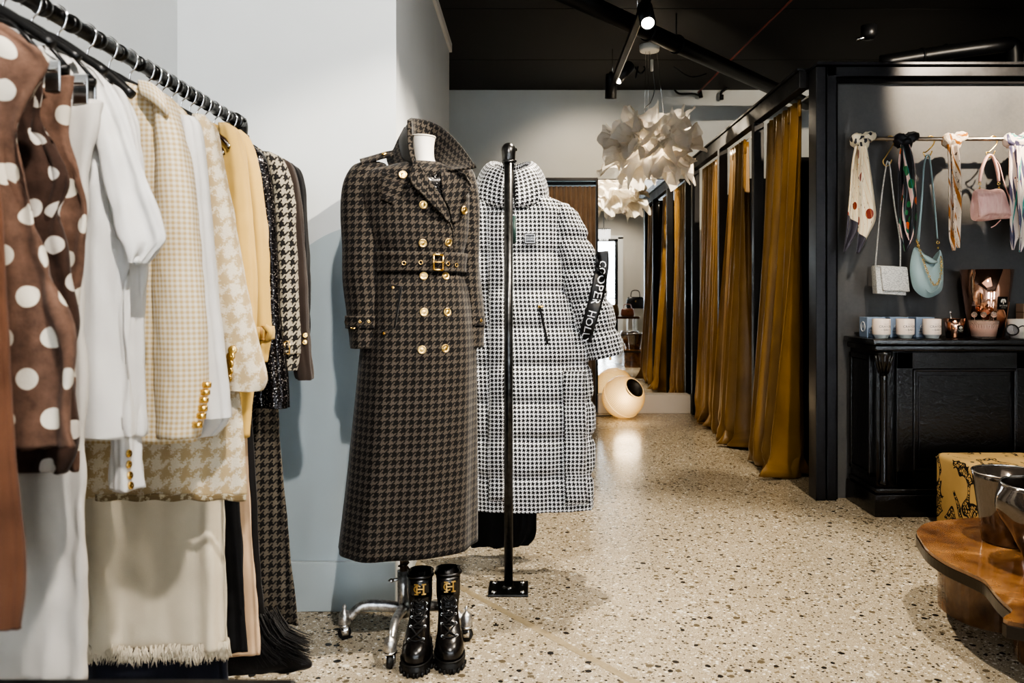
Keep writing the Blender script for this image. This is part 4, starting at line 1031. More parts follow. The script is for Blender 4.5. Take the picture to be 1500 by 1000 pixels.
# ============================================================= DRESS FORM
YM = 2.62
def folds(A0, A1, seed, n0=7, n1=11):
    q = random.Random(seed); ph = [q.uniform(0, 6.28) for _ in range(5)]; dr = [q.uniform(-1.5, 1.5) for _ in range(5)]
    def f(t, th):
        A = A0+(A1-A0)*t
        return A*(.5*math.sin(n0*th+ph[0]+dr[0]*t)+.35*math.sin(n1*th+ph[1]+dr[1]*t)+.25*math.sin((n0*2+3)*th+ph[2]+dr[2]*t)+.25*math.sin(3*th+ph[3]+dr[3]*t))
    return f
X = lambda px, Y=YM: PX(px, Y)
Z = lambda py, Y=YM: PZ(py, Y)
t = thing('dress_form', 'white dress form on a wheeled cast metal stand, wearing the long houndstooth coat', 'dress form', (-.41, 2.6, 0))
bone = plain('off_white_jersey', '#ddd7cd', .6)
bm = B(); tube(bm, [(X(621), YM, Z(201)), (X(620.5), YM, Z(215)), (X(622), YM, Z(235)), (X(625), YM, Z(250))], [.0375, .034, .033, .042], 32, sub=5); obj('neck', bm, bone, t)
bm = B(); torus(bm, (X(621), YM, Z(200.5)), .037, .003, (0.05, -.0, 1), 36, 6); lathe(bm, [(.036, .0), (.001, .001)], (X(621), YM, Z(200)), 30, None, False, False); obj('neck_cap', bm, plain('cream_cap', '#c8c0b2', .5), t)
bm = B(); loft(bm, [(1.53, X(620), YM, .05, .045), (1.50, X(612), YM, .12, .06), (1.42, X(606), YM, .14, .08), (1.25, X(610), YM, .11, .08), (1.1, X(611), YM, .13, .10), (.95, X(608), YM, .14, .11)], 32, 20); obj('torso', bm, bone, t)
hub = Vector((-.425, 2.70, .14))
bm = B(); tube(bm, [hub+Vector((0, 0, -.05)), (-.425, 2.70, .96)], .013, 14); obj('pole', bm, plain('brown_pole', '#6b5a48', .4, .6), t)
bm = B(); tube(bm, [(-.425, 2.70, .06), (-.425, 2.70, .215)], [.020, .022], 16); tube(bm, [(-.425, 2.7, .19), (-.460, 2.675, .19)], .006, 8); lathe(bm, [(.001, -.008), (.011, 0), (.001, .008)], (-.462, 2.673, .19), 12); obj('hub_collar', bm, M['cast'], t)
bm = B(); pts = [(-.425+.017*math.cos(k*.9), 2.70+.017*math.sin(k*.9), .22+k*.0030) for k in range(90)]
tube(bm, pts, .0035, 6); obj('coiled_cord', bm, plain('dark_coil', (.05, .04, .03), .35, .8), t)
for i, (wx, wy) in enumerate(((-.616, 2.66), (-.428, 2.455), (-.208, 2.645))):
    w = Vector((wx, wy, 0)); d = (w-Vector((hub.x, hub.y, 0)))
    bm = B(); tube(bm, [Vector((hub.x, hub.y, .085)), Vector((hub.x, hub.y, .10))+d*.3, Vector((hub.x, hub.y, .105))+d*.7, Vector((hub.x, hub.y, .07))+d*.92], [.016, .015, .014, .012], 12, flat=1.25, sub=5); obj('leg', bm, M['cast'], t)
    bm = B(); lathe(bm, [(.017, .048), (.020, .052), (.019, .080), (.014, .092), (.006, .096), (.005, .104), (.008, .108), (.001, .118)], w, 20); k = obj('caster_socket', bm, M['cast'], t)
    a = d.normalized(); a = Vector((a.y, -a.x, 0))
    bm = B()
    for s in (-1, 1):
        q = w+a*.012*s; tube(bm, [q+Vector((0, 0, .048)), q+Vector((.004, -.004, .018))], [.016, .010], 8, flat=.2, up=a)
    tube(bm, [w+Vector((0, 0, .046)), w+Vector((0, 0, .052))], .021, 16); obj('caster_fork', bm, M['chrome'], k)
    bm = B(); lathe(bm, [(.012, -.009), (.021, -.008), (.022, 0), (.021, .008), (.012, .009)], w+Vector((0, 0, .0225)), 24, a); obj('wheel', bm, M['rubber'], k)
bm = B(); tube(bm, [(hub.x, hub.y, .1), (-.40, 2.80, .1), (-.39, 2.845, .05)], [.016, .014, .012], 12, sub=5); obj('leg', bm, M['cast'], t)
bm = B(); lathe(bm, [(.017, .048), (.020, .052), (.014, .092), (.001, .11)], (-.39, 2.85, 0), 16); k = obj('caster_socket', bm, M['cast'], t)
bm = B(); lathe(bm, [(.012, -.009), (.021, -.008), (.022, 0), (.021, .008), (.012, .009)], (-.39, 2.85, .0225), 24, (1, 0, 0)); obj('wheel', bm, M['rubber'], k)

# ---------------------------------------------------------- the long coat
rot = math.radians(20)
ckeys = [(Z(240), X(619), YM, .060, .060), (Z(248), X(613), YM, .115, .080), (Z(258), X(607), YM, .165, .098), (Z(285), X(606), YM, .185, .112), (Z(340), X(608), YM, .176, .118), (Z(375), X(612), YM, .150, .108), (Z(398), X(612), YM, .146, .106), (Z(430), X(613), YM, .166, .12), (Z(500), X(613), YM, .186, .135), (Z(600), X(609), YM, .200, .145), (Z(700), X(604), YM, .212, .150), (Z(798), X(598), YM-.0, .226, .156)]
def cf(t_, th):
    a = max(0, t_-.45)/.55
    f = .006*a*math.sin(5*th+1)+.004*a*math.sin(9*th+2.2+t_)
    f += .0035*math.sin(14*th+9*t_)*math.exp(-((t_-.5)/.07)**2)
    return f
coat = thing('houndstooth_coat', 'long belted brown and black houndstooth coat with gold buttons on the dress form', 'coat', (-.40, YM, Z(818)))
bm = B(); rows = loft(bm, ckeys, 96, 90, rot, 2.15, cf, caps=(False, False)); bvB = bvh(bm); obj('coat_body', bm, M['trench'], coat, solid=.004)
# left-hand sleeve in the photo
bmL = B()
lk = [(Z(239, 2.6), PX(549, 2.6), 2.60, .028, .045), (Z(246, 2.6), PX(538, 2.58), 2.59, .052, .058), (Z(265, 2.58), PX(532, 2.57), 2.58, .062, .064), (Z(300, 2.56), PX(530, 2.56), 2.57, .062, .064), (Z(350, 2.56), PX(530, 2.56), 2.56, .060, .062), (Z(400, 2.56), PX(531, 2.56), 2.555, .059, .060), (Z(450, 2.56), PX(534, 2.55), 2.55, .055, .056), (Z(508, 2.56), PX(536, 2.55), 2.54, .052, .052)]
def sf(t_, th): return .0035*math.sin(3*th+7*t_)+.003*math.sin(2*th+17*t_)
loft(bmL, lk, 56, 60, 0, 2.1, sf, caps=(False, True)); bvL = bvh(bmL); obj('sleeve', bmL, M['trench'], coat, solid=.003)
bmR = B()
rk = [(Z(244, 2.70), PX(666, 2.7), 2.70, .025, .045), (Z(252, 2.7), PX(672, 2.7), 2.70, .045, .055), (Z(275, 2.7), PX(676, 2.7), 2.70, .054, .06), (Z(320, 2.7), PX(679, 2.7), 2.70, .052, .06), (Z(400, 2.7), PX(683, 2.7), 2.70, .050, .058), (Z(460, 2.7), PX(688, 2.7), 2.69, .046, .052), (Z(507, 2.7), PX(690, 2.7), 2.68, .043, .048)]
loft(bmR, rk, 48, 50, 0, 2.1, sf, caps=(False, True)); bvR = bvh(bmR); obj('sleeve', bmR, M['trench'], coat, solid=.003)
bv = bvB
# belt
def ringband(keys, z0, z1, grow, n=96, rot=0, p=2.15, fold=None):
    ks = []
    for z in (z0, (z0*.6+z1*.4), (z0*.3+z1*.7), z1):
        best = None
        for i in range(200):
            k_ = cat(keys, i/199)
            if best is None or abs(k_[0]-z) < abs(best[0]-z): best = k_
        ks.append((z, best[1], best[2], best[3]+grow, best[4]+grow))
    b = B(); loft(b, ks, n, 8, rot, p, None, caps=(False, False)); return b
bm = ringband(ckeys, Z(371), Z(399), .013, rot=rot); bvS = bvh(bm); belt = obj('belt', bm, M['trench'], coat, solid=.006)
def eyelet(b, px, py, r, Yd, bv_): p, n = hit(bv_, px, py, Yd); torus(b, p+n*.0055, r, .0016, n, 18, 6)
for (x, y) in ((592, 385), (616, 384), (655, 386), (667, 388)):
    bm = B(); eyelet(bm, x, y, .0058, YM-.12, bvS); obj('eyelet', bm, M['gold'], belt)
bm = B(); c_ = [hit(bvS, *q, YM-.12)[0]+hit(bvS, *q, YM-.12)[1]*.010 for q in ((634, 372), (647, 373), (647, 396), (634, 395))]
rectframe(bm, c_, .0032); tube(bm, [(c_[0]+c_[3])/2, (c_[1]+c_[2])/2+Vector((.004, -.003, 0))], .0026, 8); obj('buckle', bm, M['gold'], belt)
# collar, lapels
def sheet(rows_, nu, nv):
    """rows_: key rows of points -> smooth grid"""
    R = [[tuple(p) for p in r] for r in rows_]
    cols = [[Vector(cat(r, j/(nu-1))) for j in range(nu)] for r in R]
    out = []
    for i in range(nv): out.append([Vector(cat([tuple(cols[k][j]) for k in range(len(cols))], i/(nv-1))) for j in range(nu)])
    return out
def wing(rows_, name='collar_wing', mat=None, nu=24, nv=14, solid=.005):
    bm = B(); gridmesh(bm, sheet(rows_, nu, nv)); return obj(name, bm, mat or M['trench'], coat, solid=solid)
# stand-up collar: upper edge runs from the left peak round the back of the neck to the pointed right tip
wing([[P(601, 174, 2.60), P(604, 173, 2.66), P(624, 176, 2.72), P(648, 187, 2.70), P(674, 212, 2.63), P(698, 245, 2.55)],
      [P(602, 190, 2.60), P(606, 190, 2.67), P(626, 200, 2.72), P(646, 214, 2.69), P(668, 234, 2.62), P(688, 247, 2.55)],
      [P(604, 215, 2.60), P(608, 220, 2.67), P(626, 225, 2.71), P(642, 234, 2.68), P(658, 245, 2.61), P(674, 248, 2.55)],
      [P(609, 246, 2.58), P(611, 246, 2.66), P(625, 250, 2.70), P(638, 252, 2.67), P(648, 252, 2.60), P(658, 249, 2.55)]], 'collar')
wing([[P(593, 186, 2.67), P(598, 215, 2.62), P(606, 243, 2.555)], [P(583, 205, 2.67), P(587, 224, 2.62), P(598, 247, 2.54)], [P(576, 220, 2.66), P(578, 234, 2.60), P(588, 253, 2.525)], [P(566, 229, 2.64), P(568, 240, 2.59), P(578, 257, 2.525)]], 'shoulder_yoke')
# outside of the left collar wing, fine weave
wing([[P(604, 173, 2.665), P(601, 174, 2.595), P(597.5, 176, 2.565)],
      [P(592, 190, 2.66), P(594, 192, 2.60), P(598, 198, 2.55)],
      [P(585, 205, 2.66), P(590, 210, 2.59), P(601, 222, 2.54)],
      [P(587, 225, 2.64), P(592, 234, 2.57), P(607, 240, 2.53)]], 'undercollar', M['trench2'], 14, 14)
wing([[P(598, 175, 2.563), P(603, 180, 2.56)], [P(597, 200, 2.55), P(604, 204, 2.55)], [P(599, 222, 2.538), P(607, 224, 2.54)], [P(606, 243, 2.525), P(611, 240, 2.53)]], 'collar_edge', None, 6, 14, .004)
def surf(px, py, off, Yd=2.50):
    p, n = hit(bvB, px, py, Yd); return p+n*off
wing([[surf(607, 241, .022), surf(614, 250, .026)], [surf(600, 268, .028), surf(622, 262, .026)], [surf(617, 288, .028), surf(640, 286, .022)], [surf(636, 308, .022), surf(651, 306, .016)], [surf(655, 326, .010), surf(657, 323, .008)]], 'lapel', None, 10, 20)
wing([[P(643, 240, 2.60), P(664, 249, 2.56), P(681, 254, 2.56)], [surf(643, 262, .018), surf(668, 262, .03), P(692, 275, 2.56)], [surf(646, 290, .018), surf(668, 288, .022), P(684, 284, 2.55)], [surf(654, 305, .014), surf(667, 304, .016), surf(676, 305, .012)], [surf(660, 326, .008), surf(664, 326, .008), surf(668, 324, .006)]], 'lapel', None, 16, 22)
# gun flap on the left chest
bm = B(); drape(bm, bvB, ((562, 254), (603, 262), (595, 272), (560, 262)), 12, 6, .007, 2.5)
drape(bm, bvB, ((560, 262), (595, 272), (577, 300), (559, 292)), 12, 10, .007, 2.5); obj('storm_flap', bm, M['trench'], coat, solid=.003)
# epaulette
bm = B(); gridmesh(bm, sheet([[P(527, 234, 2.56), P(545, 229, 2.57), P(562, 224, 2.585), P(577, 221, 2.60)], [P(529, 241, 2.53), P(546, 236, 2.54), P(562, 231, 2.555), P(577, 228, 2.57)]], 16, 5)); ep = obj('epaulette', bm, M['trench'], coat, solid=.007)
bm = B(); lathe(bm, [(.001, .006), (.008, .005), (.009, 0)], P(563, 226, 2.565), 14, (0, -.5, .8)); obj('epaulette_button', bm, M['gold'], ep)
for (x, y) in ((590, 258), (620, 300), (673, 309), (619, 356), (656.5, 355), (620.5, 404), (652.5, 404), (621, 457), (655, 457), (618, 512), (652, 510)):
    bm = B(); p, n = hit(bvB, x, y, YM-.13); off = .02 if (x, y) == (673, 309) else (.01 if (x, y) == (590, 258) else 0)
    p = p+n*off; r_ = .0135
    lathe(bm, [(.001, .005), (r_*.3, .005), (r_*.42, .0035), (r_*.75, .0040), (r_*.85, .0055), (r_, .003), (r_, -.003), (.001, -.004)], p, 20, n, False, False); obj('button', bm, M['brass'], coat)
# pocket
bm = B(); tube(bm, [surf(588, 420, .003), surf(584, 445, .003), surf(578, 480, .003)], .0035, 6, sub=4); tube(bm, [surf(588, 420, .003), surf(571, 417, .003)], .002, 6, sub=3); tube(bm, [surf(578, 480, .003), surf(560, 485, .003)], .002, 6, sub=3)
pk = obj('pocket_welt', bm, M['blackcloth'], coat)
for (x, y) in ((576, 421), (563, 488)):
    bm = B(); button(bm, bvB, x, y, .0045, 2.5); obj('pocket_stud', bm, M['gold'], pk)
bm = B(); tube(bm, [surf(609, y, .001) for y in range(405, 560, 12)], .0016, 5); obj('front_seam', bm, M['blackcloth'], coat)
bm = B(); tube(bm, [surf(657, 324, .004), surf(663, 340, .004), surf(664, 368, .004)], .0025, 6, sub=4); obj('front_edge', bm, M['trench'], coat)
# cuff straps
for keys_, z0, z1, px, py, bx in ((lk, Z(462, 2.55), Z(480, 2.55), 517, 471, 2.5),):
    bm = ringband(keys_, z0, z1, .006, 48); b2 = bvh(bm); st = obj('cuff_strap', bm, M['trench'], coat, solid=.004)
    bm = B(); q = [hit(b2, *v_, bx)[0]+Vector((0, -.006, 0)) for v_ in ((514, 462), (520, 462), (520, 481), (515, 481))]; rectframe(bm, q, .0022); obj('cuff_buckle', bm, M['gold'], st)
    for (x, y) in ((528, 471), (540, 471)):
        bm = B(); eyelet(bm, x, y, .003, bx, b2); obj('eyelet', bm, M['gold'], st)
    bm = B(); tube(bm, [P(512, 464, 2.52), P(509, 471, 2.515), P(511, 480, 2.52)], [.007, .010, .007], 8, sub=4); obj('strap_tab', bm, M['trench'], st)
bm = ringband(rk, Z(462, 2.69), Z(476, 2.69), .005, 48); b2 = bvh(bm); st = obj('cuff_strap', bm, M['trench'], coat, solid=.004)
bm = B(); eyelet(bm, 703, 469, .004, 2.62, b2); obj('eyelet', bm, M['gold'], st)
# knit top in the neck opening
seq = NT('black_sequins'); v = seq.vor(seq.coord('UV'), 260, None); x_, y_, z_ = seq.sep(v.outputs['Color'])
seq.set(color=seq.ramp(x_, [(0, (.006, .006, .007)), (.80, (.03, .028, .03)), (.93, (.5, .48, .46))], True), metal=.6, rough=seq.ramp(y_, [(0, .15), (1, .5)])); seq.bump(x_, 1, .004)
bm = B(); rows = sheet([[surf(606, 243, .010), P(613, 246, 2.575), P(625, 251, 2.57), P(638, 250, 2.575), P(646, 246, 2.59)], [surf(610, 256, .012), surf(618, 260, .014), surf(628, 262, .014), surf(640, 262, .014), surf(650, 258, .012)], [surf(622, 275, .010), surf(632, 278, .012), surf(640, 280, .012), surf(648, 280, .012), surf(652, 278, .010)], [surf(640, 292, .006), surf(644, 294, .008), surf(647, 296, .008), surf(650, 296, .008), surf(654, 292, .006)]], 18, 16)
gridmesh(bm, rows); onething('knit_top', bm, seq.m, 'black sparkly knit top showing inside the open coat collar', 'top', solid=.002)

# ---------------------------------------------------------- ankle boots
def boot(label, toe, heel, group):
    toe = Vector(toe); heel = Vector(heel); d = (toe-heel); L = d.length; ang = math.atan2(d.x, -d.y)
    t = thing('ankle_boot', label, 'boot', heel.lerp(toe, .5), group)
    c0 = heel.lerp(toe, .5)
    Mx = Matrix.Translation(c0) @ Matrix.Rotation(ang, 4, 'Z')
    def fin(name, bm, mat, par, **k):
        bmesh.ops.transform(bm, matrix=Mx, verts=bm.verts); return obj(name, bm, mat, par, **k)
    def foot(z, y0, y1, w, wh):  # from toe (y0, negative) to heel (y1)
        r = []
        n = 44
        for j in range(n):
            th = PI/2+2*PI*j/n; c, s = math.cos(th), math.sin(th)
            u = (1-s)/2  # 0 heel..1 toe
            y = (y0+y1)/2+(y1-y0)/2*math.copysign(abs(s)**.85, s)
            ww = wh+(w-wh)*min(1, u*1.35)-max(0, (.62-abs(u-.12)))*0.0
            waist = 1-.16*math.exp(-((u-.42)/.16)**2)
            r.append(Vector((ww*waist*math.copysign(abs(c)**.85, c), y, z)))
        return r
    h = L/2
    bm = B(); rows = [foot(z, -h-g_, h+g_, .051+g_, .037+g_) for z, g_ in ((0, -.006), (.004, -.001), (.010, 0), (.030, .001), (.034, -.001))]
    gridmesh(bm, rows[::-1], True, True, True)
    for k in range(26):
        a = 2*PI*k/26; R_ = foot(.0, -h, h, .051, .037); p = R_[int(k*44/26)]
        n_ = Vector((p.x, p.y*.5, 0)).normalized()
        tube(bm, [p+n_*.000+Vector((0, 0, .001)), p+n_*.0035+Vector((0, 0, .015))], .0045, 5)
    sole = fin('sole', bm, M['rubber'], t)
    bm = B(); torus_rows = foot(.036, -h-.0015, h+.0015, .0515, .0375); tube(bm, torus_rows+[torus_rows[0]], .0028, 6); fin('welt', bm, M['rubber'], t)
    # upper
    prof = [(.036, -h+.004, h-.004, .047, .034), (.055, -h+.002, h-.003, .049, .034), (.072, -h+.008, h-.004, .0465, .033), (.088, -h+.030, h-.006, .041, .033), (.100, -h+.068, h-.007, .038, .034), (.118, -h+.112, h-.006, .036, .035), (.140, -h+.138, h-.004, .036, .036), (.165, -h+.148, h-.001, .038, .038), (.200, -h+.148, h+.003, .040, .040), (.235, -h+.144, h+.005, .043, .042), (.250, -h+.142, h+.006, .044, .043)]
    rows = []
    for i in range(44):
        z, y0, y1, w_, wh_ = cat(prof, i/43)
        r = foot(z, y0, y1, w_, wh_)
        wr = .0015*math.sin(60*z+3)*max(0, min(1, (z-.08)*20))
        rows.append([v+Vector((v.x, 0, 0)).normalized()*wr if v.x else v for v in r])
    rin = [Vector((v.x*.90, (v.y-(h-.07))*.92+(h-.07), .249)) for v in rows[-1]]; rin2 = [Vector((v.x*.88, (v.y-(h-.07))*.9+(h-.07), .20)) for v in rows[-1]]
    bm = B(); gridmesh(bm, [rin2, rin]+rows[::-1], True, True, True)
    bmesh.ops.recalc_face_normals(bm, faces=bm.faces); b3 = bvh(bm); fin('upper', bm, M['leather'], t)
    def fr(x, z):  # front surface, local
        hh = b3.ray_cast(Vector((x, -h-.2, z)), Vector((0, 1, 0))); return (hh[0] if hh[0] else Vector((x, -h+.14, z)))
    # padded collar
    top_ = rows[-1]; bm = B(); tube(bm, [v+Vector((0, 0, .001)) for v in top_]+[top_[0]+Vector((0, 0, .001))], .005, 8); fin('collar_roll', bm, M['leather'], t)
    bm = B(); gridmesh(bm, [[Vector((x, fr(x, .22).y+.012+.02*(v/3), .235+v*.012)) for x in (-.022, -.011, 0, .011, .022)] for v in range(4)]); fin('tongue', bm, M['leather'], t, solid=.004)
    # cuff panel
    bm = B(); gridmesh(bm, [[fr(x, z)+Vector((0, -.003, 0)) for x in [(-.034+.068*i/10) for i in range(11)]] for z in (.243, .225, .205, .187)]); fin('ankle_panel', bm, M['leather'], t, solid=.003)
    # monogram plate
    bm = B()
    for s_, sz, dx in (('H', .044, .004), ('C', .036, -.006)):
        me = textmesh(s_, sz); b4 = bmesh.new(); b4.from_mesh(me); bpy.data.meshes.remove(me)
        for v in b4.verts:
            p = fr(v.co.x+dx, .214+v.co.y); v.co = p+Vector((0, -.0065 if s_ == 'H' else -.0058, 0))
        m2 = bpy.data.meshes.new('x'); b4.to_mesh(m2); b4.free(); bm.from_mesh(m2); bpy.data.meshes.remove(m2)
    for zz in (.198, .230):
        for xx in (-.008, .015):
            tube(bm, [fr(xx-.006, zz)+Vector((0, -.006, 0)), fr(xx+.006, zz)+Vector((0, -.006, 0))], .0016, 6)
    fin('gold_monogram', bm, M['brass'], t, smooth=False, solid=.002)
    # laces and eyelets
    zs = (.094, .112, .130, .148, .166)
    bm = B()
    for i, z in enumerate(zs):
        a = fr(-.020, z)+Vector((0, -.004, 0)); b_ = fr(.020, z)+Vector((0, -.004, 0)); m_ = fr(0, z)+Vector((0, -.007, 0)); tube(bm, [a, m_, b_], .0022, 6, sub=4)
        if i < 4:
            for s in (-1, 1): tube(bm, [fr(-.020*s, z)+Vector((0, -.004, 0)), fr(0, (z+zs[i+1])/2)+Vector((0, -.009, 0)), fr(.020*s, zs[i+1])+Vector((0, -.004, 0))], .0022, 6, sub=4)
    for s in (-1, 1): tube(bm, [fr(0, .170)+Vector((0, -.006, 0)), fr(.016*s, .182)+Vector((0, -.014, 0)), fr(.022*s, .160)+Vector((0, -.012, 0)), fr(.014*s, .135)+Vector((0, -.012, 0))], .002, 6, sub=6)
    fin('laces', bm, M['blackcloth'], t)
    for z in zs:
        for s in (-1, 1):
            bm = B(); torus(bm, fr(.022*s, z)+Vector((0, -.002, 0)), .0035, .0012, (0, -1, .3), 14, 6); fin('eyelet', bm, M['chrome'], t)
    bm = B(); tube(bm, [v+Vector((0, 0, 0)) for v in [fr(.036*math.sin(a), .074+.020*math.cos(a))+Vector((0, -.0005, 0)) for a in [(-1.35+2.7*i/12) for i in range(13)]]], .0012, 5); fin('toe_cap_seam', bm, M['leather'], t)
boot('black lace-up ankle boot with gold monogram, left one of the pair before the dress form', (-.345, 2.385, 0), (-.352, 2.625, 0), 'pair of black ankle boots')
boot('black lace-up ankle boot with gold monogram, right one of the pair, set slightly back', (-.238, 2.41, 0), (-.270, 2.64, 0), 'pair of black ankle boots')
# ============================================================= PIPE RACKS
def rack(label, x, y0, ypost, zr, zbase_post=True, far=None, rr_=.016):
    t = thing('clothes_rail', label, 'clothes rail', (x, ypost, 0))
    ys = far if far else y0
    bm = B(); tube(bm, [(x, ys, zr), (x, ypost, zr)], rr_, 20); obj('rail', bm, M['pipe'], t)
    for yp in ((ypost, far) if far else (ypost,)):
        s = -1 if yp == ypost and not far else (1 if yp == ypost else -1)
        bm = B(); tube(bm, [(x, yp, .012), (x, yp, zr-.03)], .017, 18); obj('post', bm, M['pipe'], t)
        bm = B(); tube(bm, [(x, yp+s*.045, zr), (x, yp+s*.01, zr), (x, yp, zr-.012), (x, yp, zr-.055)], [.024, .027, .027, .024], 18, sub=5)
        for q in ((x, yp+s*.042, zr), (x, yp, zr-.05)):
            lathe(bm, [(.024, -.006), (.027, -.005), (.027, .005), (.024, .006)], q, 20, (0, 1, 0) if q[2] == zr else (0, 0, 1))
        for q in ((x+.027, yp+s*.03, zr+.004), (x+.026, yp, zr-.045)):
            lathe(bm, [(.001, .006), (.006, .005), (.007, 0)], q, 12, (1, 0, .1))
        obj('elbow', bm, M['pipe'], t)
        bm = B(); rbox(bm, x-.077, x+.077, yp-.075, yp+.077, .0, .009, .002, 2); bp_ = obj('base_plate', bm, M['pipe'], t, smooth=False)
        bm = B(); lathe(bm, [(.028, .009), (.022, .014), (.019, .02)], (x, yp, 0), 20); obj('weld_collar', bm, M['pipe'], bp_)
        for dx in (-.055, .055):
            for dy in (-.05, .05):
                bm = B(); lathe(bm, [(.010, .009), (.010, .012), (.006, .016), (.001, .017)], (x+dx, yp+dy, 0), 14); obj('bolt', bm, M['chrome'], bp_)
    return t
XR, ZRL = -.966, 1.72
rk1 = rack('dark pipe clothes rail against the left wall, full of hanging clothes', XR, .9, 2.66, ZRL)
HZ = ZRL+.0165
hooks_y = [1.12, 1.17, 1.22, 1.30, 1.38, 1.46, 1.54, 1.62, 1.74, 1.83, 1.93, 2.01, 2.09, 2.15, 2.21, 2.26, 2.31, 2.36, 2.43, 2.51, 2.575]
for a, b in zip(hooks_y[3:], hooks_y[4:]):
    bm = B(); y = (a+b)/2
    lathe(bm, [(.016, -.012), (.0185, -.009), (.0195, 0), (.0185, .009), (.016, .012)], (XR, y, ZRL), 20, (0, 1, 0)); obj('spacer_ring', bm, M['pipe'], rk1)
bm = B(); tube(bm, [(XR, .9, .012), (XR, .9, ZRL)], .017, 16); obj('post', bm, M['pipe'], rk1)

# ============================================================= HANGERS
def hanger(Y, desc, x=XR, half=.155, zc=1.650, drop=.085, clips=False, plump=.0085, zr=HZ, mat=None):
    t = thing('clip_hanger' if clips else 'clothes_hanger', desc, 'hanger', (x, Y, zc))
    bm = B(); pts = [(x-.018, Y, zr-.026), (x-.021, Y, zr-.010), (x-.012, Y, zr+.002), (x+.003, Y, zr+.0045), (x+.020, Y, zr-.012), (x+.015, Y, zr-.038), (x+.002, Y, zr-.054), (x, Y, zc)]
    tube(bm, pts, .0027, 8, sub=5); obj('hook', bm, M['chrome'], t)
    bm = B()
    tube(bm, [(x-half, Y, zc-drop-.008), (x-half*.55, Y, zc-drop*.42), (x-.02, Y, zc-.003), (x, Y, zc+.002), (x+.02, Y, zc-.003), (x+half*.55, Y, zc-drop*.42), (x+half, Y, zc-drop-.008)], [plump*.8, plump, plump, plump*.8, plump, plump, plump*.8], 12, flat=1., sub=5)
    if clips: pass
    obj('shoulder_bar', bm, mat or M['blackplastic'], t)
    if clips:
        bm = B(); tube(bm, [(x-half*.9, Y, zc-.11), (x+half*.9, Y, zc-.11)], .007, 8); tube(bm, [(x-half*.9, Y, zc-.11), (x-half*.6, Y, zc-drop*.5)], .004, 6); tube(bm, [(x+half*.9, Y, zc-.11), (x+half*.6, Y, zc-drop*.5)], .004, 6); obj('lower_bar', bm, M['blackplastic'], t)
        for s in (-1, 1):
            bm = B(); cx_ = x+s*half*.8; box(bm, cx_-.014, cx_+.014, Y-.016, Y-.010, zc-.155, zc-.10); box(bm, cx_-.014, cx_+.014, Y+.010, Y+.016, zc-.155, zc-.10); tube(bm, [(cx_-.012, Y-.017, zc-.118), (cx_+.012, Y-.017, zc-.118)], .005, 8); obj('clip', bm, M['chrome'], t, smooth=False, bevel=.002)
    return t

# ============================================================= GARMENTS
def halfw(rows): return rows
def garment(name, label, cat_, Y, body, mat, sleeve=None, cuff=None, hl=None, seed=1, fa=(.002, .012), b=.026, x=XR, nf=(7, 11), smat=None, half=None, ztop=None, group=None, p=2.3, sfold=(.002, .005), lsleeve=True, sb=.032, wk=.008):
    """body rows (py, px right edge) at depth Y; mirrored about the hanger"""
    s = F/Y
    zs = [PZ(r[0], Y) for r in body]
    t = thing(name, label, cat_, (x, Y, zs[-1]), group)
    keys = []
    for r in body:
        xr = PX(r[1], Y); xl = PX(r[2], Y) if len(r) > 2 else 2*x-xr
        xl = max(xl, -1.255)
        keys.append((PZ(r[0], Y), (xl+xr)/2, Y, max(.02, (xr-xl)/2), b if len(keys) else b*.6))
    bm = B(); loft(bm, keys, 80, 60, 0, p, folds(fa[0], fa[1], seed, *nf), caps=(True, True)); wrinkle(bm, wk); bb = bvh(bm)
    obj('garment_body', bm, mat, t)
    out = [t, bb, None]
    if sleeve:
        ks = []
        for (py, a, c) in sleeve:
            xa, xc = PX(a, Y-.02), PX(c, Y-.02); ks.append((PZ(py, Y-.02), (xa+xc)/2, Y-.012, max(.008, (xc-xa)/2), sb))
        ks[0] = ks[0][:4]+(sb*.5,)
        bm = B(); loft(bm, ks, 48, 50, 0, 2.1, folds(sfold[0], sfold[1], seed+5, 3, 5), caps=(True, True)); wrinkle(bm, wk*.8, 12.); bs = bvh(bm); out[2] = bs
        obj('sleeve', bm, smat or mat, t)
        if lsleeve:
            km = [(k[0], max(2*x-k[1], -1.262+k[3]), k[2]+.012, k[3], k[4]*.8) for k in ks]
            bm = B(); loft(bm, km, 32, 30, 0, 2.1, None, caps=(True, True)); obj('sleeve', bm, smat or mat, t)
    return out
def detail(name, par, pts, bv_, r, Yd, mat, kind='b'):
    for (x_, y_) in pts:
        bm = B()
        if kind == 'b': button(bm, bv_, x_, y_, r, Yd, .005)
        obj(name, bm, mat, par)
Mrust = fabric('rust_linen', '#6a4835', wr=1.2, bump=.5); Mpolka = polka('brown_polka_linen', (.125, .072, .050), '#c9c1b2', .062, .0165); Mpolka2 = polka('dark_polka_linen', (.050, .028, .020), '#bdb6ac', .060, .015)
Mwlin = fabric('white_linen', '#cfcac2', wr=1., bump=.5, var=.05); Mwhite_c = fabric('white_cotton', '#d2d0cc', wr=.4, bump=.3, var=.04)
Mging = gingham('cream_gingham', '#d2cab9', '#b9a176', .0056)
Mtweed = houndstooth('cream_tan_tweed', '#b09c7a', '#cbc1ad', .046, fuzz=.030, var=.08, bump=.5)
Mtweed2 = houndstooth('brown_cream_tweed', '#7d6c50', '#b0a68f', .050, fuzz=.020, var=.12, bump=.5)
Mcamel = fabric('camel_wool', '#b09358', var=.06, bump=.3); Mcream = fabric('cream_bouclé'.replace('é', 'e'), '#c6bca8', var=.05, weave=500, bump=.4)
Mnavy = fabric('navy_cloth', (.012, .014, .024), var=.1); Mpinkt = fabric('sand_jersey', '#b39a80', var=.06)
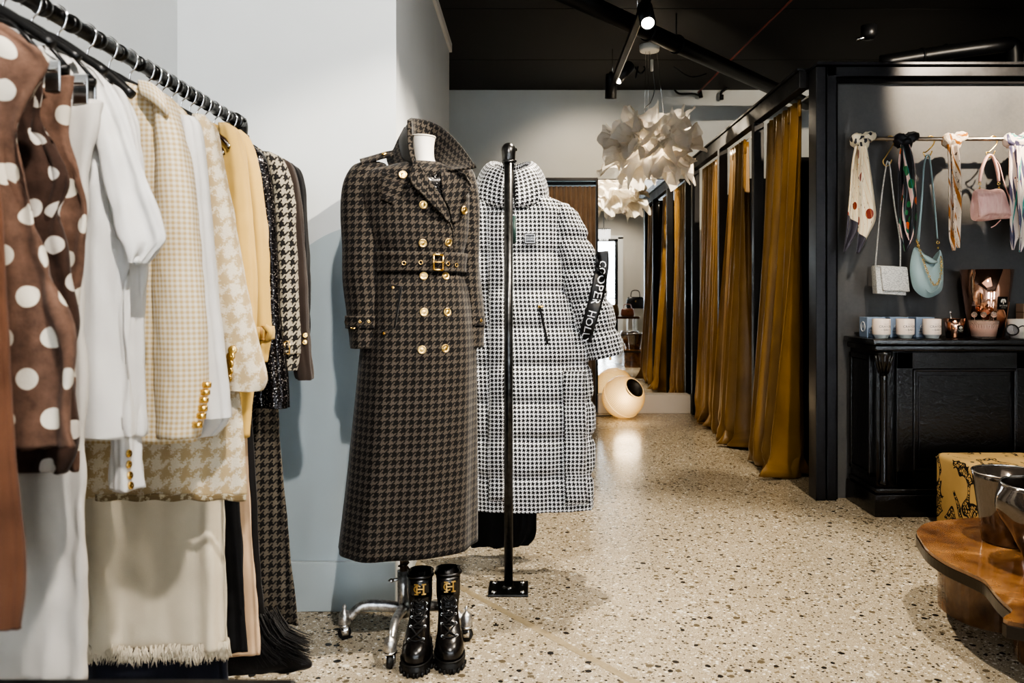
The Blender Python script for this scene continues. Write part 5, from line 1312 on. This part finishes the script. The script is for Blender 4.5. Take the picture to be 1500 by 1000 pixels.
Mh1d = houndstooth('shaded_houndstooth', (.008, .007, .007), '#554f46', .0255, fuzz=.002); Mh1 = houndstooth('black_taupe_houndstooth', (.010, .009, .009), '#8e8778', .0285, fuzz=.002, lw=4.1)  # coat body cloth darkened to paint in shade; the sleeve keeps the lit tone
Mdkb = fabric('dark_brown_wool', '#2c2420', var=.1); Mfur = fabric('black_feather', (.008, .007, .007), rough=.5, var=.3)
seqm = NT('black_sequin_cloth'); v = seqm.vor(seqm.coord('UV'), 420, None); x_, y_, z_ = seqm.sep(v.outputs['Color'])
seqm.set(color=seqm.ramp(x_, [(0, (.008, .007, .008)), (.78, (.05, .045, .05)), (.94, (.40, .37, .34))], True), metal=.5, rough=.25); seqm.bump(x_, 1, .005)

garment('linen_trousers', 'rust brown linen trousers hanging at the extreme left of the rail', 'trousers', 1.13, [(150, -60, -520), (250, -5, -500), (500, 6, -500), (690, 18, -500), (800, 27, -500), (925, 22, -500)], Mrust, seed=2, fa=(.003, .008), b=.022)
hanger(1.13, 'black hanger carrying the rust linen trousers', clips=False)
g = garment('polka_blouse', 'brown polka dot linen blouse nearest the camera on the rail', 'blouse', 1.21, [(24, -60, -420), (34, -10, -420), (60, 35, -430), (88, 66, -430), (112, 62), (160, 35), (210, 22), (300, 42), (400, 66), (500, 98), (600, 95), (655, 99)], Mpolka, seed=4, fa=(.004, .016), b=.026, nf=(5, 9), wk=.022)
hanger(1.21, 'black hanger inside the nearest polka dot blouse')
garment('polka_trousers', 'brown polka dot linen trousers clipped behind the polka blouse', 'trousers', 1.30, [(112, 62), (140, 63), (180, 62), (255, 100), (330, 84), (450, 105), (520, 97), (620, 100), (692, 88)], Mpolka2, seed=7, fa=(.006, .018), b=.026, nf=(6, 10), wk=.020)
hanger(1.30, 'black clip hanger gripping the front polka dot trousers', clips=True, half=.19)
garment('polka_trousers', 'dark brown polka dot trousers next to the white linen trousers', 'trousers', 1.375, [(112, 108), (150, 106), (200, 101), (300, 131), (400, 120), (480, 112), (600, 115), (688, 118)], Mpolka, seed=9, fa=(.006, .016), b=.026, nf=(6, 10), wk=.020)
hanger(1.375, 'black clip hanger with silver clips beside the white trousers', clips=True, half=.19)
garment('white_trousers', 'white linen trousers hanging full length behind the polka dots', 'trousers', 1.46, [(148, 150), (170, 150), (300, 130), (640, 129), (800, 129), (990, 128)], Mwlin, seed=11, fa=(.003, .018), b=.028, nf=(4, 7), wk=.018)
hanger(1.46, 'black clip hanger of the white linen trousers', clips=True, half=.19)
garment('white_blouse', 'white cotton blouse with a pointed batwing sleeve', 'blouse', 1.545, [(72, 82), (88, 112), (110, 140), (160, 160), (300, 190), (450, 190), (600, 190), (640, 192)], Mwhite_c, sleeve=[(84, 100, 122), (112, 112, 150), (165, 128, 176), (250, 140, 206), (310, 150, 226), (345, 160, 238), (362, 178, 230), (388, 196, 207)], seed=13, fa=(.003, .013), b=.026, sfold=(.006, .014), wk=.018, sb=.020)
hanger(1.545, 'black hanger of the white batwing blouse')
g = garment('white_shirt', 'white cotton shirt with gold buttoned cuffs', 'shirt', 1.63, [(98, 120), (112, 150), (140, 185), (200, 205), (300, 214), (400, 216), (500, 208), (600, 213), (636, 214)], Mwhite_c, sleeve=[(380, 140, 208), (480, 142, 206), (560, 150, 208), (630, 158, 206), (640, 163, 198), (716, 160, 206)], seed=17, fa=(.003, .014), b=.026, sfold=(.003, .010), wk=.014)
detail('cuff_button', g[0], [(187.5, 664), (187.5, 680), (189, 696), (190, 711)], g[2], .008, 1.59, M['gold'])
hanger(1.63, 'black hanger of the white shirt with gold cuff buttons', plump=.012)
g = garment('gingham_jacket', 'cream and yellow gingham jacket with twisted gold buttons', 'jacket', 1.74, [(122, 195), (135, 225), (150, 242), (200, 262), (270, 278), (350, 290), (450, 298), (560, 298), (646, 290)], Mging, sleeve=[(140, 225, 244), (165, 226, 258), (220, 228, 272), (300, 225, 286), (380, 222, 294), (480, 222, 302), (560, 225, 303), (640, 230, 291)], seed=19, fa=(.001, .004), b=.03, sb=.036, sfold=(.001, .002))
for k, (x_, y_) in enumerate(((301, 563), (299, 574), (297, 585), (296, 597), (294, 608), (289, 621))):
    p, n = hit(g[2], x_-2, y_, 1.70); bm = B()
    for a in (-1, 1): tube(bm, [p+n*.004+Vector((-.010, 0, .004*a)), p+n*.010+Vector((0, 0, -.0*a)), p+n*.004+Vector((.010, 0, .006*a))], [.003, .007, .003], 8, sub=4)
    obj('gold_button', bm, M['gold'], g[0])
bm = B(); gridmesh(bm, sheet([[P(203, 118, 1.72), P(222, 122, 1.70), P(240, 138, 1.69)], [P(205, 132, 1.70), P(226, 142, 1.68), P(245, 160, 1.68)], [P(210, 142, 1.70), P(228, 154, 1.685), P(246, 172, 1.69)]], 14, 8)); obj('collar', bm, Mging, g[0], solid=.006)
hanger(1.74, 'black hanger of the gingham jacket')
garment('white_shirt', 'plain white shirt squeezed between the gingham and tweed jackets', 'shirt', 1.83, [(150, 225), (165, 262), (185, 285), (230, 291), (300, 300), (400, 311), (500, 320), (560, 328), (612, 331), (640, 312)], Mwhite_c, sleeve=[(170, 262, 282), (195, 265, 293), (300, 268, 303), (400, 275, 312), (500, 285, 323), (590, 290, 333), (612, 292, 334)], seed=23, fa=(.003, .014), b=.024)
hanger(1.83, 'black hanger of the plain white shirt')
g = garment('tweed_jacket', 'cream and tan tweed jacket with five round gold sleeve buttons', 'jacket', 1.925, [(150, 235), (165, 268), (185, 298), (250, 315), (350, 325), (500, 340), (640, 356), (725, 361)], Mtweed, sleeve=[(168, 280, 300), (190, 282, 316), (250, 284, 328), (350, 290, 348), (450, 305, 366), (520, 318, 382), (555, 325, 390), (572, 330, 384)], seed=29, fa=(.001, .006), b=.032, sb=.04, sfold=(.001, .003))
detail('gold_button', g[0], [(341, 512), (338, 522), (337, 533), (336, 543), (335, 553)], g[2], .0105, 1.88, M['gold'])
bm = B(); rows = []
for i in range(4):
    rows.append([P(140+220*j/40, 724+3*i+1.5*math.sin(j*.7), 1.885) for j in range(41)])
gridmesh(bm, rows); obj('hem_trim', bm, Mtweed2, g[0], solid=.004)
bm = B(); gridmesh(bm, sheet([[P(222, 128, 1.90), P(245, 140, 1.885), P(272, 165, 1.88)], [P(228, 142, 1.88), P(252, 158, 1.87), P(282, 182, 1.87)]], 16, 6)); cl = obj('collar', bm, Mtweed, g[0], solid=.006)
bm = B(); lathe(bm, [(.001, .004), (.011, .003), (.012, 0)], P(240, 146, 1.862), 16, (.2, -1, .3)); obj('collar_button', bm, M['gold'], cl)
hanger(1.925, 'black hanger of the cream and tan tweed jacket')
# cream fringed skirt
g = garment('fringed_dress', 'long cream dress with a frayed fringe along the hem', 'dress', 2.01, [(190, 300), (260, 322), (500, 325), (650, 327), (720, 329), (850, 332), (948, 334)], Mcream, seed=31, fa=(.004, .018), b=.024, nf=(5, 8), wk=.012)
bm = B(); q = random.Random(3)
for k in range(1000):
    u = q.random(); th = -PI*u if k % 4 else PI*u
    cx_ = XR; a_ = PX(334, 2.01)-XR; x0 = cx_+a_*math.cos(th)*1.0; y0 = 2.01+.034*math.sin(th)+.006*math.sin(9*th); z0 = PZ(946, 2.01)+q.uniform(-.004, .018)
    l = q.uniform(.018, .034); dx = q.uniform(-.012, .012)
    tube(bm, [(x0, y0, z0), (x0+dx*.5, y0-.006, z0-l*.5), (x0+dx, y0-.008, z0-l)], [.0028, .0022, .0008], 4, flat=.5)
fr_ = obj('hem_fringe', bm, Mcream, g[0]); fr_['kind'] = 'stuff'
hanger(2.01, 'black hanger of the cream fringed dress')
g = garment('camel_coat', 'camel wool coat with dark leather toggles at the shoulder', 'coat', 2.09, [(172, 285), (182, 318), (195, 336), (260, 350), (400, 355), (600, 350), (640, 350)], Mcamel, sleeve=[(180, 318, 334), (196, 320, 350), (260, 322, 364), (350, 325, 370), (450, 330, 374), (530, 340, 374)], seed=37, fa=(.001, .004), b=.028, sb=.034)
for (pts_) in (((312, 192), (330, 205), (337, 217)), ((318, 214), (324, 218), (328, 227))):
    bm = B(); tube(bm, [P(*pts_[0], 2.052), P(*pts_[1], 2.045), P(*pts_[2], 2.045)], [.009, .014, .010], 10, flat=.4, sub=4)
    tg_ = obj('leather_toggle', bm, plain('dark_brown_leather', (.025, .014, .010), .25), g[0])
    bm = B(); lathe(bm, [(.001, .004), (.004, .003), (.005, 0)], P(pts_[2][0]-2, pts_[2][1]-4, 2.032), 10, (0, -1, 0)); obj('stud', bm, M['chrome'], tg_)
hanger(2.09, 'black hanger of the camel coat with toggles')
garment('black_dress', 'long black dress hanging between the cream dress and the sand trousers', 'dress', 2.15, [(210, 320), (300, 335), (560, 341), (720, 347), (800, 352), (955, 361)], M['blackcloth'], seed=41, fa=(.002, .010), b=.022)
hanger(2.15, 'black hanger of the long black dress')
g = garment('camel_coat', 'camel wool coat with a buckled strap around its cuff', 'coat', 2.21, [(190, 320), (200, 345), (215, 355), (300, 365), (500, 372), (640, 365)], Mcamel, sleeve=[(190, 335, 352), (205, 338, 366), (250, 342, 380), (330, 348, 389), (400, 350, 393), (475, 355, 395), (500, 358, 394), (530, 362, 389)], seed=43, fa=(.001, .004), b=.026, sb=.034)
bm = B(); loft(bm, [(PZ(478, 2.19), PX(377, 2.19), 2.198, .040, .040), (PZ(486, 2.19), PX(377.5, 2.19), 2.198, .041, .041), (PZ(497, 2.19), PX(378, 2.19), 2.198, .039, .040)], 40, 6, caps=(False, False)); st = obj('cuff_strap', bm, Mcamel, g[0], solid=.004)
bm = B(); tube(bm, [P(388, 478, 2.15), P(396, 487, 2.148), P(390, 499, 2.15)], [.008, .010, .006], 8, sub=4); obj('strap_end', bm, Mcamel, st)
bm = B(); q_ = [P(383, 478, 2.15), P(390, 479, 2.15), P(389, 498, 2.15), P(383, 497, 2.15)]; rectframe(bm, q_, .003); obj('strap_buckle', bm, plain('horn_buckle', '#a98453', .3), st)
hanger(2.21, 'black hanger of the camel coat with the cuff strap')
garment('sand_trousers', 'narrow sand coloured trouser leg reaching almost to the floor', 'trousers', 2.265, [(230, 340), (400, 355), (560, 360), (750, 367), (880, 375), (958, 379)], Mpinkt, seed=47, fa=(.001, .004), b=.018)
hanger(2.265, 'black hanger of the sand trousers')
g = garment('feather_dress', 'black dress with a flaring glossy feather hem near the floor', 'dress', 2.315, [(240, 350), (600, 370), (850, 384), (905, 392), (935, 408), (955, 438), (965, 452), (975, 456), (984, 430)], Mfur, seed=53, fa=(.001, .006), b=.022)
bm = B(); q = random.Random(8)
for k in range(700):
    u = q.random(); x0 = PX(330+75*u, 2.31); y0 = 2.31+q.uniform(-.03, .03); z0 = PZ(905+q.uniform(-12, 20), 2.31); fl = u**2
    tube(bm, [(x0, y0, z0), (x0+.018+.02*fl, y0-.01, z0-.05), (x0+.035+.075*fl, y0-.015, z0-.085-q.uniform(0, .02)*(1-fl)+.010*fl)], [.0022, .0022, .0008], 4, flat=.4, sub=2)
fe = obj('feather_hem', bm, Mfur, g[0]); fe['kind'] = 'stuff'
hanger(2.315, 'black hanger of the feather hemmed dress')
garment('sequin_jacket', 'glittering black sequin jacket between camel and houndstooth coats', 'jacket', 2.37, [(205, 340), (218, 362), (240, 380), (400, 388), (560, 392), (597, 395)], seqm.m, sleeve=[(214, 358, 372), (230, 362, 388), (265, 368, 398), (350, 374, 405), (450, 380, 410), (520, 382, 416), (575, 384, 422), (598, 385, 422)], seed=59, fa=(.001, .004), b=.026, sb=.034)
hanger(2.37, 'black hanger of the sequin jacket')
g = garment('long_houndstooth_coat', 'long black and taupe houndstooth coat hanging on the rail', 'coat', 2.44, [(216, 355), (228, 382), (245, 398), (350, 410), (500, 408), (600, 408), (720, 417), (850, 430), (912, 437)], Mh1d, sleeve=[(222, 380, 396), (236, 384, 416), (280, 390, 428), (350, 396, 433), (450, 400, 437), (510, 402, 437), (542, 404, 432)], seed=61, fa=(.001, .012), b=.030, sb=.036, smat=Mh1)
bm = B(); gridmesh(bm, sheet([[P(354, 208, 2.43), P(370, 212, 2.41), P(386, 224, 2.41)], [P(358, 216, 2.41), P(372, 221, 2.40), P(386, 231, 2.40)]], 14, 5)); obj('collar', bm, Mh1, g[0], solid=.010)
bm = B(); loft(bm, [(PZ(500, 2.42), PX(419, 2.42), 2.428, .038, .041), (PZ(508, 2.42), PX(419.5, 2.42), 2.428, .038, .041), (PZ(518, 2.42), PX(420, 2.42), 2.428, .037, .041)], 40, 6, caps=(False, False)); st = obj('cuff_strap', bm, Mh1, g[0], solid=.004)
bm = B(); q_ = [P(417, 500, 2.38), P(424, 500, 2.38), P(424, 518, 2.38), P(417, 518, 2.38)]; rectframe(bm, q_, .0022); obj('cuff_buckle', bm, M['gold'], st)
hanger(2.44, 'black hanger of the long houndstooth coat')
g = garment('brown_blazer', 'dark brown blazer with two gold cuff buttons near the rail end', 'blazer', 2.51, [(222, 372), (234, 398), (248, 416), (300, 424), (450, 428), (540, 430)], Mdkb, sleeve=[(232, 402, 416), (246, 406, 430), (300, 412, 440), (380, 416, 446), (450, 420, 449), (500, 425, 452), (548, 430, 458), (556, 434, 457)], seed=67, fa=(.001, .005), b=.026, sb=.030)
detail('gold_button', g[0], [(447, 491), (446.5, 501)], g[2], .0085, 2.46, M['gold'])
hanger(2.51, 'black hanger of the dark brown blazer')
garment('black_jacket', 'black jacket last on the left clothes rail, next to the wall block', 'jacket', 2.578, [(228, 380), (240, 406), (252, 424), (290, 434), (400, 440), (520, 442)], M['blackcloth'], sleeve=[(238, 412, 426), (252, 416, 440), (290, 422, 447), (400, 428, 452), (480, 432, 452), (500, 434, 452)], seed=71, fa=(.001, .004), b=.022, sb=.026)
hanger(2.578, 'black hanger of the last black jacket')
garment('navy_trousers', 'navy trousers whose legs show below the cream fringed dress', 'trousers', 2.05, [(300, 310), (700, 322), (900, 328), (1010, 331)], Mnavy, seed=73, fa=(.001, .008), b=.010, nf=(4, 6))
hanger(2.05, 'black hanger of the navy trousers')
# low black bench in the very foreground
t = thing('low_bench', 'black bench edge running along the bottom left of the photo', 'bench', (-.68, 1.02, 0))
xr_ = PX(435, 1.09); zt_ = PZ(993, 1.09)
bm = B(); box(bm, -.93, xr_, .86, 1.09, zt_-.03, zt_); obj('bench_top', bm, M['blackmetal'], t, smooth=False, bevel=.004)
for x_ in (-.90, xr_-.05):
    for y_ in (.89, 1.04):
        bm = B(); box(bm, x_, x_+.03, y_, y_+.03, 0, zt_-.03); obj('leg', bm, M['blackmetal'], t, smooth=False)

# ============================================================= RIGHT RAIL WITH PUFFER COAT
XP, YP = -.08, 3.10
rk2 = rack('dark pipe clothes rail standing free in the room, behind the dress form', XP, 3.1, YP, 1.715, far=4.70)
YF = 3.27
pf = thing('puffer_coat', 'long black and white houndstooth puffer coat with a lettered black sleeve band', 'coat', (XP, YF, PZ(740, YF)))
x_ = lambda px: PX(px, YF); z_ = lambda py: PZ(py, YF)
pk_ = [(z_(286), x_(750), YF, .125, .075), (z_(296), x_(753), YF, .185, .085), (z_(312), x_(757), YF, .215, .095), (z_(350), x_(758), YF, .205, .10), (z_(420), x_(760), YF, .215, .10), (z_(520), x_(768), YF, .262, .105), (z_(600), x_(771), YF, .272, .108), (z_(680), x_(772), YF, .270, .108), (z_(741), x_(774), YF, .262, .100)]
seams = [z_(y) for y in (372, 425, 478, 532, 585, 637, 692)]
def quilt(z):
    d = min(abs(z-s) for s in seams); return .017*(1-math.exp(-(d/.020)**2))-.010
def pfold(t_, th):
    z = pk_[0][0]+(pk_[-1][0]-pk_[0][0])*t_
    return quilt(z)+.004*math.sin(5*th+4*t_)+.003*math.sin(11*th+13*t_)+.0025*math.sin(23*th+30*t_)
keys2 = []
# resample the keys so that row index is proportional to height
def at_z(keys, z):
    for a, b in zip(keys, keys[1:]):
        if a[0] >= z >= b[0]:
            u = (a[0]-z)/(a[0]-b[0]+1e-9); u = u*u*(3-2*u)*.5+u*.5
            return (z,)+tuple(p_*(1-u)+q_*u for p_, q_ in zip(a[1:], b[1:]))
    return keys[-1]
for i in range(60):
    keys2.append(at_z(pk_, pk_[0][0]+(pk_[-1][0]-pk_[0][0])*i/59))
bm = B(); loft(bm, keys2, 130, 150, 0, 2.5, pfold, caps=(True, False)); bvP = bvh(bm); obj('coat_body', bm, M['puffer'], pf)
# collar: two soft rolls open at the front
for s in (-1, 1):
    rows = []
    for i in range(22):
        u = i/21; a = -PI/2+s*(.10+u*(PI*.95)) if False else (-PI/2+s*(.12+u*2.9))
        cx_, cy_ = x_(749), YF+.0; R0 = .080; R1 = .125
        row = []
        for j in range(26):
            v_ = j/25; ph = -PI/2+2*PI*v_
            hh = .135-.02*(1-u)*1.0+.015*math.sin(u*PI)
            rr = R0+(R1-R0)*(1-v_ if False else .5)
            th_ = .030*(1+.12*math.sin(7*u*PI+j*.3))
            zz = z_(300)+.010+hh*(.5+.5*math.sin(ph))*1.25
            off = th_*math.cos(ph)+(.050*(1-(.5+.5*math.sin(ph))))
            row.append(Vector((cx_+(R0+off)*math.cos(a)*1.08, cy_+(R0+off)*math.sin(a)*.9, zz-.035*(1-u)**2+.004*math.sin(9*u+3*v_))))
        rows.append(row)
    bm = B(); gridmesh(bm, rows, True, True, True); obj('collar_roll', bm, M['puffer'], pf)
bm = B(); loft(bm, [(z_(262), x_(749), YF+.02, .06, .05), (z_(300), x_(749), YF, .08, .075)], 30, 4); obj('collar_lining', bm, M['blackcloth'], pf)
# front placket and seam
def ps(px, py, off): p, n = hit(bvP, px, py, YF-.1); return p+n*off
bm = B(); gridmesh(bm, [[ps(x__, y__, .006) for x__ in (717, 724, 732, 739)] for y__ in range(312, 738, 7)]); obj('front_placket', bm, M['puffer'], pf, solid=.008)
bm = B(); gridmesh(bm, [[ps(x__+.02*(y__-550), y__, .010) for x__ in (824, 832, 840, 848, 855)] for y__ in range(545, 740, 8)]); obj('side_vent', bm, M['puffer'], pf, solid=.008)
for k in (-1, 1):
    ky = []
    pathR = [(298, 818, .030), (312, 822, .060), (345, 832, .078), (385, 845, .085), (425, 857, .086), (465, 869, .080), (500, 880, .074), (522, 886, .066)]
    for (py, px, hw) in pathR:
        Y_ = YF-.015; xx = PX(px, Y_); xx = xx if k == 1 else 2*x_(750)-xx
        ky.append((PZ(py, Y_), xx, Y_, hw, hw*.9))
    kk = [at_z(ky, ky[0][0]+(ky[-1][0]-ky[0][0])*i/39) for i in range(40)]
    sq_ = [PZ(y, YF) for y in (350, 395, 440, 485)]
    def sfold2(t_, th):
        z = ky[0][0]+(ky[-1][0]-ky[0][0])*t_; d = min(abs(z-.10*math.cos(th)*0-s) for s in sq_); return .014*(1-math.exp(-(d/.018)**2))-.007+.003*math.sin(4*th+9*t_)+.002*math.sin(9*th+21*t_)
    bm = B(); loft(bm, kk, 64, 80, 0, 2.1, sfold2, caps=(True, True))
    # lean the cuff end: lower on the left than on the right
    for v_ in bm.verts:
        u = max(0, (ky[3][0]-v_.co.z)/(ky[3][0]-ky[-1][0])); u = min(u, 1)
        cxk = at_z(ky, v_.co.z)[1]; v_.co.z += k*(v_.co.x-cxk)*.22*u
    if k == 1: bvQ = bvh(bm)
    obj('sleeve', bm, M['puffer'], pf)
def pq(px, py, off): p, n = hit(bvQ, px, py, YF-.09); return p+n*off
path = [(881, 368), (882, 385), (880, 402), (876, 422), (871, 445), (866, 462), (861, 480), (857, 500)]
def bandpt(u, w_, off):
    c_ = cat(path, u); c2_ = cat(path, min(1, u+.02)); c1_ = cat(path, max(0, u-.02))
    d_ = Vector((c2_[0]-c1_[0], c2_[1]-c1_[1])).normalized(); n_ = Vector((-d_.y, d_.x))  # to the right when going down -> negative x
    return pq(c_[0]-n_.x*w_, c_[1]-n_.y*w_, off)
bm = B(); gridmesh(bm, [[bandpt(i/30, w_, .004) for w_ in (-10, -6.5, -3, 0, 3, 6.5, 10)] for i in range(31)]); bd = obj('sleeve_band', bm, plain('black_tape', (.006, .006, .007), .5), pf, solid=.002)
me = textmesh('COOPER  HOLLY', 15.0); b4 = bmesh.new(); b4.from_mesh(me); bpy.data.meshes.remove(me)
xs_ = [v_.co.x for v_ in b4.verts]; x0_, x1_ = min(xs_), max(xs_)
L_ = 0; 
for v_ in b4.verts:
    u = .12+.90*(v_.co.x-x0_)/(x1_-x0_); v_.co = bandpt(min(u, 1.), v_.co.y, .0075)
m2 = bpy.data.meshes.new('x'); b4.to_mesh(m2); b4.free(); bm = B(); bm.from_mesh(m2); bpy.data.meshes.remove(m2); obj('band_lettering', bm, plain('white_print', '#d8dade', .5), bd, smooth=False)
# chest badge
bm = B(); c_ = [ps(x__, y__, .005) for x__, y__ in ((768, 342), (785.5, 342), (785.5, 357), (768, 357))]
box(bm, c_[0].x, c_[1].x, min(q.y for q in c_)-.006, min(q.y for q in c_), c_[2].z, c_[0].z); bg_ = obj('chest_badge', bm, plain('black_badge', (.006, .006, .008), .3), pf, smooth=False, bevel=.002)
yb_ = min(q.y for q in c_)-.007; bm = B(); xa, xb_, za, zb_ = c_[0].x, c_[1].x, c_[2].z, c_[0].z
q4 = [(xa+.005, yb_, za+.005), (xb_-.005, yb_, za+.005), (xb_-.005, yb_, zb_-.005), (xa+.005, yb_, zb_-.005)]; rectframe(bm, q4, .0010)
textflat(bm, 'HOLLAND', .0095, ((xa+xb_)/2, yb_, (za+zb_)/2+.005), (1, 0, 0), (0, 0, 1)); textflat(bm, 'COOPER', .0100, ((xa+xb_)/2, yb_, (za+zb_)/2-.005), (1, 0, 0), (0, 0, 1)); obj('badge_print', bm, plain('silver_print', '#b9bcc2', .4), bg_, smooth=False)
bm = B(); gridmesh(bm, [[ps(790.5+(y__-448)*.20+w_, y__, .005) for w_ in (-1.6, 1.6)] for y__ in range(450, 510, 6)]); zp = obj('pocket_zip', bm, M['blackcloth'], pf, solid=.004)
bm = B(); tube(bm, [ps(788, 449, .008), ps(796, 449, .010)], [.006, .003], 8); obj('zip_puller', bm, M['gold'], zp)
bm = B(); tube(bm, [P(894, 521, YF-.06), P(894, 527, YF-.06)], .005, 8); obj('cuff_tab', bm, M['gold'], pf)
# swing tags
grn = plain('dark_green_card', '#1e3632', .5)
bm = B(); gridmesh(bm, [[Vector((PX(a, YP+.06), YP+.06, PZ(b_, YP+.06))) for a in (750, 756)] for b_ in (316, 355)]); t_ = onething('swing_tag', bm, grn, 'dark green swing tag hanging behind the rail post', 'tag', solid=.002)
hanger(YF, 'black hanger of the houndstooth puffer coat', x=XP, zr=1.732, zc=1.63, half=.17)
garment('black_trousers', 'black wide trousers visible below the puffer coat hem', 'trousers', 3.47, [(300, 790, 700), (500, 788, 690), (735, 782, 690), (780, 780, 685), (797, 768, 692)], M['blackcloth'], x=XP, seed=81, fa=(.003, .02), b=.05, nf=(5, 8))
hanger(3.47, 'black hanger of the wide black trousers', x=XP, zr=1.732)
